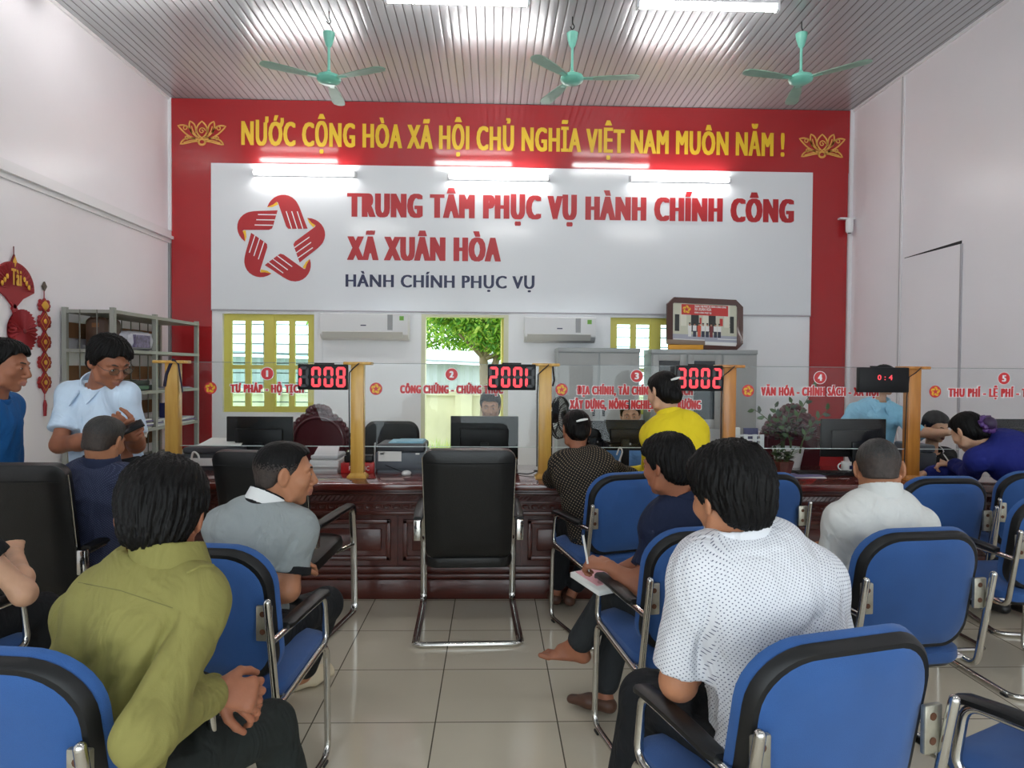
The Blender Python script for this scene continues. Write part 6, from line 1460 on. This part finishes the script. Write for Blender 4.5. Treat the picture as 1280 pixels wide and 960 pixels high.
# woman in yellow
p = person('standing woman in yellow shirt leaning on the counter at number three', hip=(1.13, 3.98, .86), neck=at3(838, 522, 4.10), yaw=12, head=at3(829, 489, 4.14), face=(28, 14, 3), sh=(at3(815, 544, 4.14), at3(868, 545, 4.06)), arms=({'elbow': at3(812, 590, 4.36), 'wrist': (.86, 4.62, .80)}, {'elbow': at3(872, 604, 4.22), 'wrist': (1.12, 4.62, .80)}),
    legs=({'ankle': (1.02, 4.05, .1)}, {'ankle': (1.20, 3.95, .1)}), skin=SK_FAIR, hair='tied', shirt=C_YEL, sleeve='long', collar=C_YEL, trousers=C_PBLK, shoes=S_SHOE, female=True, s=.98, hs=1.02, seed=20, hem=-.16, hvox=.005, bulk=1.05)
pw2 = p
# standing man with glasses and a phone
hx = at3(128, 590, 3.95)
p = person('standing man with glasses in pale blue short-sleeved shirt reading a phone', hip=(hx[0]+.02, 3.98, .90), neck=at3(121, 482, 3.96), yaw=-150, head=at3(137, 451, 3.82), face=(-120, 26, 4), sh=(at3(156, 494, 3.87), at3(89, 493, 3.95)),
    arms=({'elbow': at3(170, 556, 3.88), 'wrist': at3(167, 540, 3.66), 'dir': (-.25, -.3, .25), 'n': (.6, -.5, -.4), 'curl': .7, 'slv': .80}, {'elbow': at3(74, 556, 3.82), 'wrist': at3(146, 547, 3.64), 'dir': (.85, -.2, .18), 'n': (-.1, -.7, -.5), 'curl': .6, 'slv': .72}),
    legs=({'ankle': (hx[0]+.12, 3.96, .1), 'toe': (.3, -.9, 0)}, {'ankle': (hx[0]-.10, 4.0, .1), 'toe': (.2, -.9, 0)}), skin=SK_BRN, hair='thick', shirt=C_LBLUE, sleeve='short', collar=C_LBLUE, open_neck=True, trousers=C_PBLK, shoes=S_SHOE, seed=23, hem=-.02, hs=1.13, s=1.08, bulk=1.08, placket=True, vox=.009, hvox=.004)
ps = p
# man in the blue tee at the left edge
p = person('standing man in blue tee at the left edge, face in profile to the right', hip=(-2.68, 3.76, .88), neck=at3(-10, 500, 3.74), yaw=-80, head=at3(6, 455, 3.72), face=(-84, 10, 0), arms=({'wrist': (-2.74, 3.98, .74)}, {'wrist': (-2.74, 3.50, .74)}), legs=({'ankle': (-2.68, 3.86, .1), 'toe': (1, 0, 0)}, {'ankle': (-2.66, 3.66, .1), 'toe': (1, 0, 0)}),
    skin=SK_BRN, hair='short', shirt=C_TEE, sleeve='short', collar=C_TEE, trousers=C_PDK, shoes=S_SHOE, seed=26, hem=-.06, hs=1.14, s=1.06, bulk=1.02, hvox=.004)
# man in dark blue, seated at the far left
p = person('seated man in dark blue patterned shirt with thinning grey hair, back turned', hip=(-2.00, 3.50, .57), neck=at3(128, 579, 3.43), yaw=-16, head=at3(130, 549, 3.44), face=(-4, 14, 6), sh=(at3(98, 596, 3.47), at3(160, 600, 3.40)), skin=SK_TAN, hair='buzz', hair_mat=M_HAIRG, shirt=C_DBLUE, pattern=True, sleeve='short', collar=C_DBLUEC, trousers=C_PBLK, shoes=S_SHOE, seed=29, hs=1.06, hem=-.1)
# person in the black tee, only the arm in view
p = person('seated person in black T-shirt at the left edge, only the bare elbow showing', hip=(-1.98, 2.40, .57), neck=at3(-150, 602, 2.36), yaw=-10, head=at3(-165, 545, 2.36), face=(-10, 15, 0), arms=({'wrist': (-2.1, 2.75, .72)}, {'elbow': at3(30, 742, 2.46), 'wrist': (-1.84, 2.72, .78), 'slv': .66}), skin=SK_FAIR, hair='short', shirt=C_BLACK, sleeve='short', trousers=C_PBLK, shoes=S_SHOE, seed=31, hvox=.007, vox=.009, bulk=1.0)
# woman in royal blue bending over the counter
p = person('woman in royal blue with purple scrunchie bending over the counter at number five', hip=(3.40, 4.10, .86), neck=at3(1236, 556, 4.24), yaw=42, head=at3(1209, 538, 4.32), face=(14, 28, -4), sh=(at3(1222, 575, 4.14), at3(1262, 556, 4.36)), arms=({'elbow': at3(1212, 592, 4.40), 'wrist': at3(1192, 580, 4.62), 'dir': (-.7, .5, -.1), 'curl': .7}, {'elbow': (3.26, 4.62, .86), 'wrist': (3.02, 4.72, .81)}),
    legs=({'ankle': (3.18, 4.22, .1)}, {'ankle': (3.36, 4.12, .1)}), skin=SK_FAIR, hair='tied', shirt=C_ROYAL, sleeve='long', trousers=C_PNAVY, shoes=S_SHOE, female=True, s=1.0, seed=34, hem=-.16, hvox=.005, bulk=1.05)
pw3 = p
# staff behind the glass
p = person('staff member in sky blue shirt standing behind the dark display, arm reaching right', hip=(3.24, 5.86, .88), neck=at3(1100, 503, 5.80), yaw=176, head=at3(1106, 474, 5.76), face=(-160, 12, 0), sh=(at3(1124, 519, 5.74), at3(1070, 514, 5.82)), arms=({'elbow': at3(1147, 541, 5.52), 'wrist': at3(1186, 541, 5.32), 'dir': (.9, -.2, 0), 'curl': .4, 'slv': 1.15}, {'wrist': (2.95, 5.55, .95)}),
    legs=({'ankle': (3.42, 5.86, .1), 'toe': (0, -1, 0)}, {'ankle': (3.24, 5.86, .1), 'toe': (0, -1, 0)}), skin=SK_FAIR, hair='bob', shirt=C_SKY, sleeve='short', collar=C_SKY, open_neck=True, trousers=C_PNAVY, shoes=S_SHOE, seed=37, hem=-.05, hvox=.006, vox=.011, female=True)
pf = person('staff woman in black jacket over white collar writing at counter five', hip=(3.66, 5.84, .52), neck=at3(1166, 566, 5.66), yaw=190, head=at3(1170, 532, 5.58), face=(190, 18, 5), arms=({'wrist': at3(1188, 577, 5.26), 'dir': (.2, -.8, -.2), 'curl': .6}, {'wrist': at3(1174, 577, 5.28), 'dir': (.5, -.6, -.2), 'curl': .75}), legs=({'ankle': (3.76, 5.5, .1), 'toe': (0, -1, 0), 'knee': (3.76, 5.48, .46)}, {'ankle': (3.56, 5.5, .1), 'toe': (0, -1, 0), 'knee': (3.56, 5.48, .46)}),
    skin=SK_FAIR, hair='bob', shirt=C_BLACK, sleeve='long', collar=C_POLKAC, open_neck=True, trousers=C_PBLK, shoes=S_SHOE, female=True, seed=40, hvox=.005, vox=.011)
p = person('staff person in dark clothes sitting behind the 2001 display', hip=(-.02, 5.95, .50), neck=at3(612, 532, 5.80), yaw=180, head=at3(613, 506, 5.76), face=(176, 14, 0), skin=SK_FAIR, hair='bob', shirt=C_PDK, sleeve='long', trousers=C_PBLK, shoes=S_SHOE, female=True, seed=43, hvox=.006, vox=.011)
p = person('staff man in blue shirt peering over a monitor at counter three', hip=(1.16, 6.02, .50), neck=at3(784, 544, 5.86), yaw=184, head=at3(788, 518, 5.84), face=(170, 8, 4), skin=SK_FAIR, hair='short', shirt=C_STAFFB, sleeve='short', collar=C_STAFFB, trousers=C_PBLK, shoes=S_SHOE, seed=46, hvox=.005, vox=.011)
# ================================================================== things people hold or wear
# notebook and pen of the man in navy
c = at(757, 722, Y=2.86); t = thing('notebook', 'open white notebook with a pink page on the lap of the man in navy', 'notebook', c, math.radians(24))
M_PINK = mat('pink_page', srgb(228, 170, 176), rough=.8)
g = MB(); RN = Matrix.Rotation(math.radians(4), 4, 'X') @ Matrix.Rotation(math.radians(-3), 4, 'Y')
g.box((-.10, -.105, -.022), (.12, .12, .0), M=RN, bev=.002); g.build('page_block', M_PAPER, t); g = MB(); g.box((-.08, -.06, .0), (.10, .11, .003), M=RN); g.build('pink_page', M_PINK, t)
w_ = pn['A'][0]; hpos = w_[2]+unit(A3(w_[3]['dir']))*.09
def stick(name, label, cat, a, b_, r, m, tip=None):
    t = thing(name, label, cat, a); b_ = A3(b_)-A3(a); g = MB(); g.tube([(0, 0, 0), tuple(b_*.12), tuple(b_)], [r*.35, r, r], 8); g.build('barrel', m, t); g = MB(); g.tube([tuple(b_*1.0), tuple(b_*1.06)], [r*.8, r*.5], 8); g.build('cap', tip or m, t)
stick('ballpoint_pen', 'white and blue ballpoint pen in the hand of the man in navy', 'pen', hpos+A3((.0, -.02, -.035)), hpos+A3((-.03, -.05, .12)), .0045, M_PAPER, M_NAVY)
hw = pf['A'][1][2]+unit(A3(pf['A'][1][3]['dir']))*.085
stick('writing_pen', 'white pen in the hand of the staff woman in the black jacket', 'pen', hw+A3((.03, -.02, -.05)), hw+A3((-.045, .02, .08)), .0045, M_PAPER)
# phone
c = (ps['A'][0][2]+ps['A'][1][2])/2; c = at(160, 536, Y=3.58); t = thing('mobile_phone', 'dark mobile phone held by the standing man with glasses', 'phone', c, math.radians(30)); RP = Matrix.Rotation(math.radians(-25), 4, 'Y') @ Matrix.Rotation(math.radians(25), 4, 'X')
g = MB(); g.box((-.075, -.036, -.006), (.075, .036, .004), M=RP, bev=.004); g.build('phone_body', M_BLK, t); g = MB(); g.box((-.068, -.031, .004), (.068, .031, .0055), M=RP); g.build('screen', M_SMOKE, t)
# glasses: a thing worn on the face
def glasses(P, label):
    t = thing('eyeglasses', label, 'glasses', P['Lh'](0, .09, 0)); B = P['B']; h = P['hc']; s_ = 1.13; o = A3(t.location); L = lambda x, y, z: tuple(h+B@(A3((x, y, z))*s_)-o)
    M_RIM = mat('dark_metal_rim', (.05, .045, .045), rough=.3, metal=.8)
    for q_ in (-1, 1):
        ring = [L(q_*.033+.023*math.cos(a), .1055-.05*abs(.023*math.cos(a)*q_+.01), -.006+.0165*math.sin(a)) for a in np.linspace(0, 2*PI, 21)[:-1]]
        g = MB(); g.tube(ring, .0013, 6, closed=True); r_ = g.build('rim', M_RIM, t); g = MB(); g.add(ring, [tuple(range(20))]); g.build('lens', M_PANE, t, angle=5)
        g = MB(); g.tube([L(q_*.056, .102, -.002), L(q_*.074, .085, .0), L(q_*.081, .0, .004), L(q_*.080, -.02, -.008)], .0014, 6); g.build('temple_arm', M_RIM, t)
    g = MB(); g.tube([L(-.011, .106, -.002), L(0, .110, .001), L(.011, .106, -.002)], .0013, 6); g.build('bridge', M_RIM, t)
glasses(ps, 'thin-rimmed glasses on the standing man in pale blue')
# hair clips and the scrunchie
def on_head(P, x, y, z): return P['hc']+P['B']@A3((x, y, z))
def clip(P, label, x, y, z):
    c = on_head(P, x, y, z); t = thing('hair_clip', label, 'hair clip', c); r_ = P['B'][:, 0]*.95+P['B'][:, 2]*.25
    g = MB(); g.tube([tuple(-r_*.036), tuple(-r_*.012-P['B'][:, 1]*.006), tuple(r_*.012-P['B'][:, 1]*.006), tuple(r_*.036)], [.005, .007, .007, .005], 8); g.build('clip_bar', M_PAPER, t); g = MB(); g.tube([tuple(-r_*.03+P['B'][:, 1]*.006), tuple(r_*.03+P['B'][:, 1]*.006)], .004, 6); g.build('clip_back', M_SILV, t)
clip(pw1, 'white hair clip on the woman in the dotted blouse', .0, -.128, .022); clip(pw2, 'white hair clip on the woman in yellow', .0, -.118, .050)
c = on_head(pw3, .0, -.145, -.02); t = thing('scrunchie', 'purple scrunchie round the bun of the woman in royal blue', 'hair tie', c); B = pw3['B']; g = MB(); rg = random.Random(3)
ring = [tuple(B@A3((.042*math.cos(a), .008*math.sin(5*a), .046*math.sin(a)))) for a in np.linspace(0, 2*PI, 41)[:-1]]
g.tube(ring, [.015+.004*math.sin(k*2.3) for k in range(40)], 8, closed=True); g.build('scrunchie_band', mat('purple_satin', srgb(78, 44, 108), rough=.4), t)
g = MB(); g.ball(tuple(B@A3((0, -.012, 0))), .042); g.build('scrunchie_puff', mat('dark_purple_satin', srgb(52, 32, 66), rough=.5), t)

# stitched seams and the shoulder tab of the olive shirt, laid on the cloth
from mathutils.bvhtree import BVHTree
def seam(P, path, r, name, m):
    o = P['shirt']; off = P['off']; V = np.empty(len(o.data.vertices)*3); o.data.vertices.foreach_get('co', V); V = V.reshape(-1, 3)+off
    tr = BVHTree.FromPolygons([Vector(v) for v in V], [tuple(p.vertices) for p in o.data.polygons]); pts = []
    for i in range(len(path)-1):
        for t_ in np.linspace(0, 1, 7)[(1 if i else 0):]:
            x, y = path[i][0]+(path[i+1][0]-path[i][0])*t_, path[i][1]+(path[i+1][1]-path[i][1])*t_; d = RT*((x-640)/FPX)-UP*((y-480)/FPX)+FW
            h = tr.ray_cast(Vector(CAM), Vector(d).normalized())
            if h[0] is not None: pts.append(tuple(A3(h[0])-off))
    if len(pts) > 2: g = MB(); g.tube(pts, r, 6); g.build(name, m, o)
M_SEAMG = mat('olive_seam_thread', srgb(104, 100, 56), rough=.9)
seam(pgr, [(98, 728), (150, 738), (216, 760)], .0010, 'yoke_seam', M_SEAMG)
seam(pgr, [(233, 716), (250, 708), (266, 707)], .0045, 'shoulder_tab', C_GREEN)
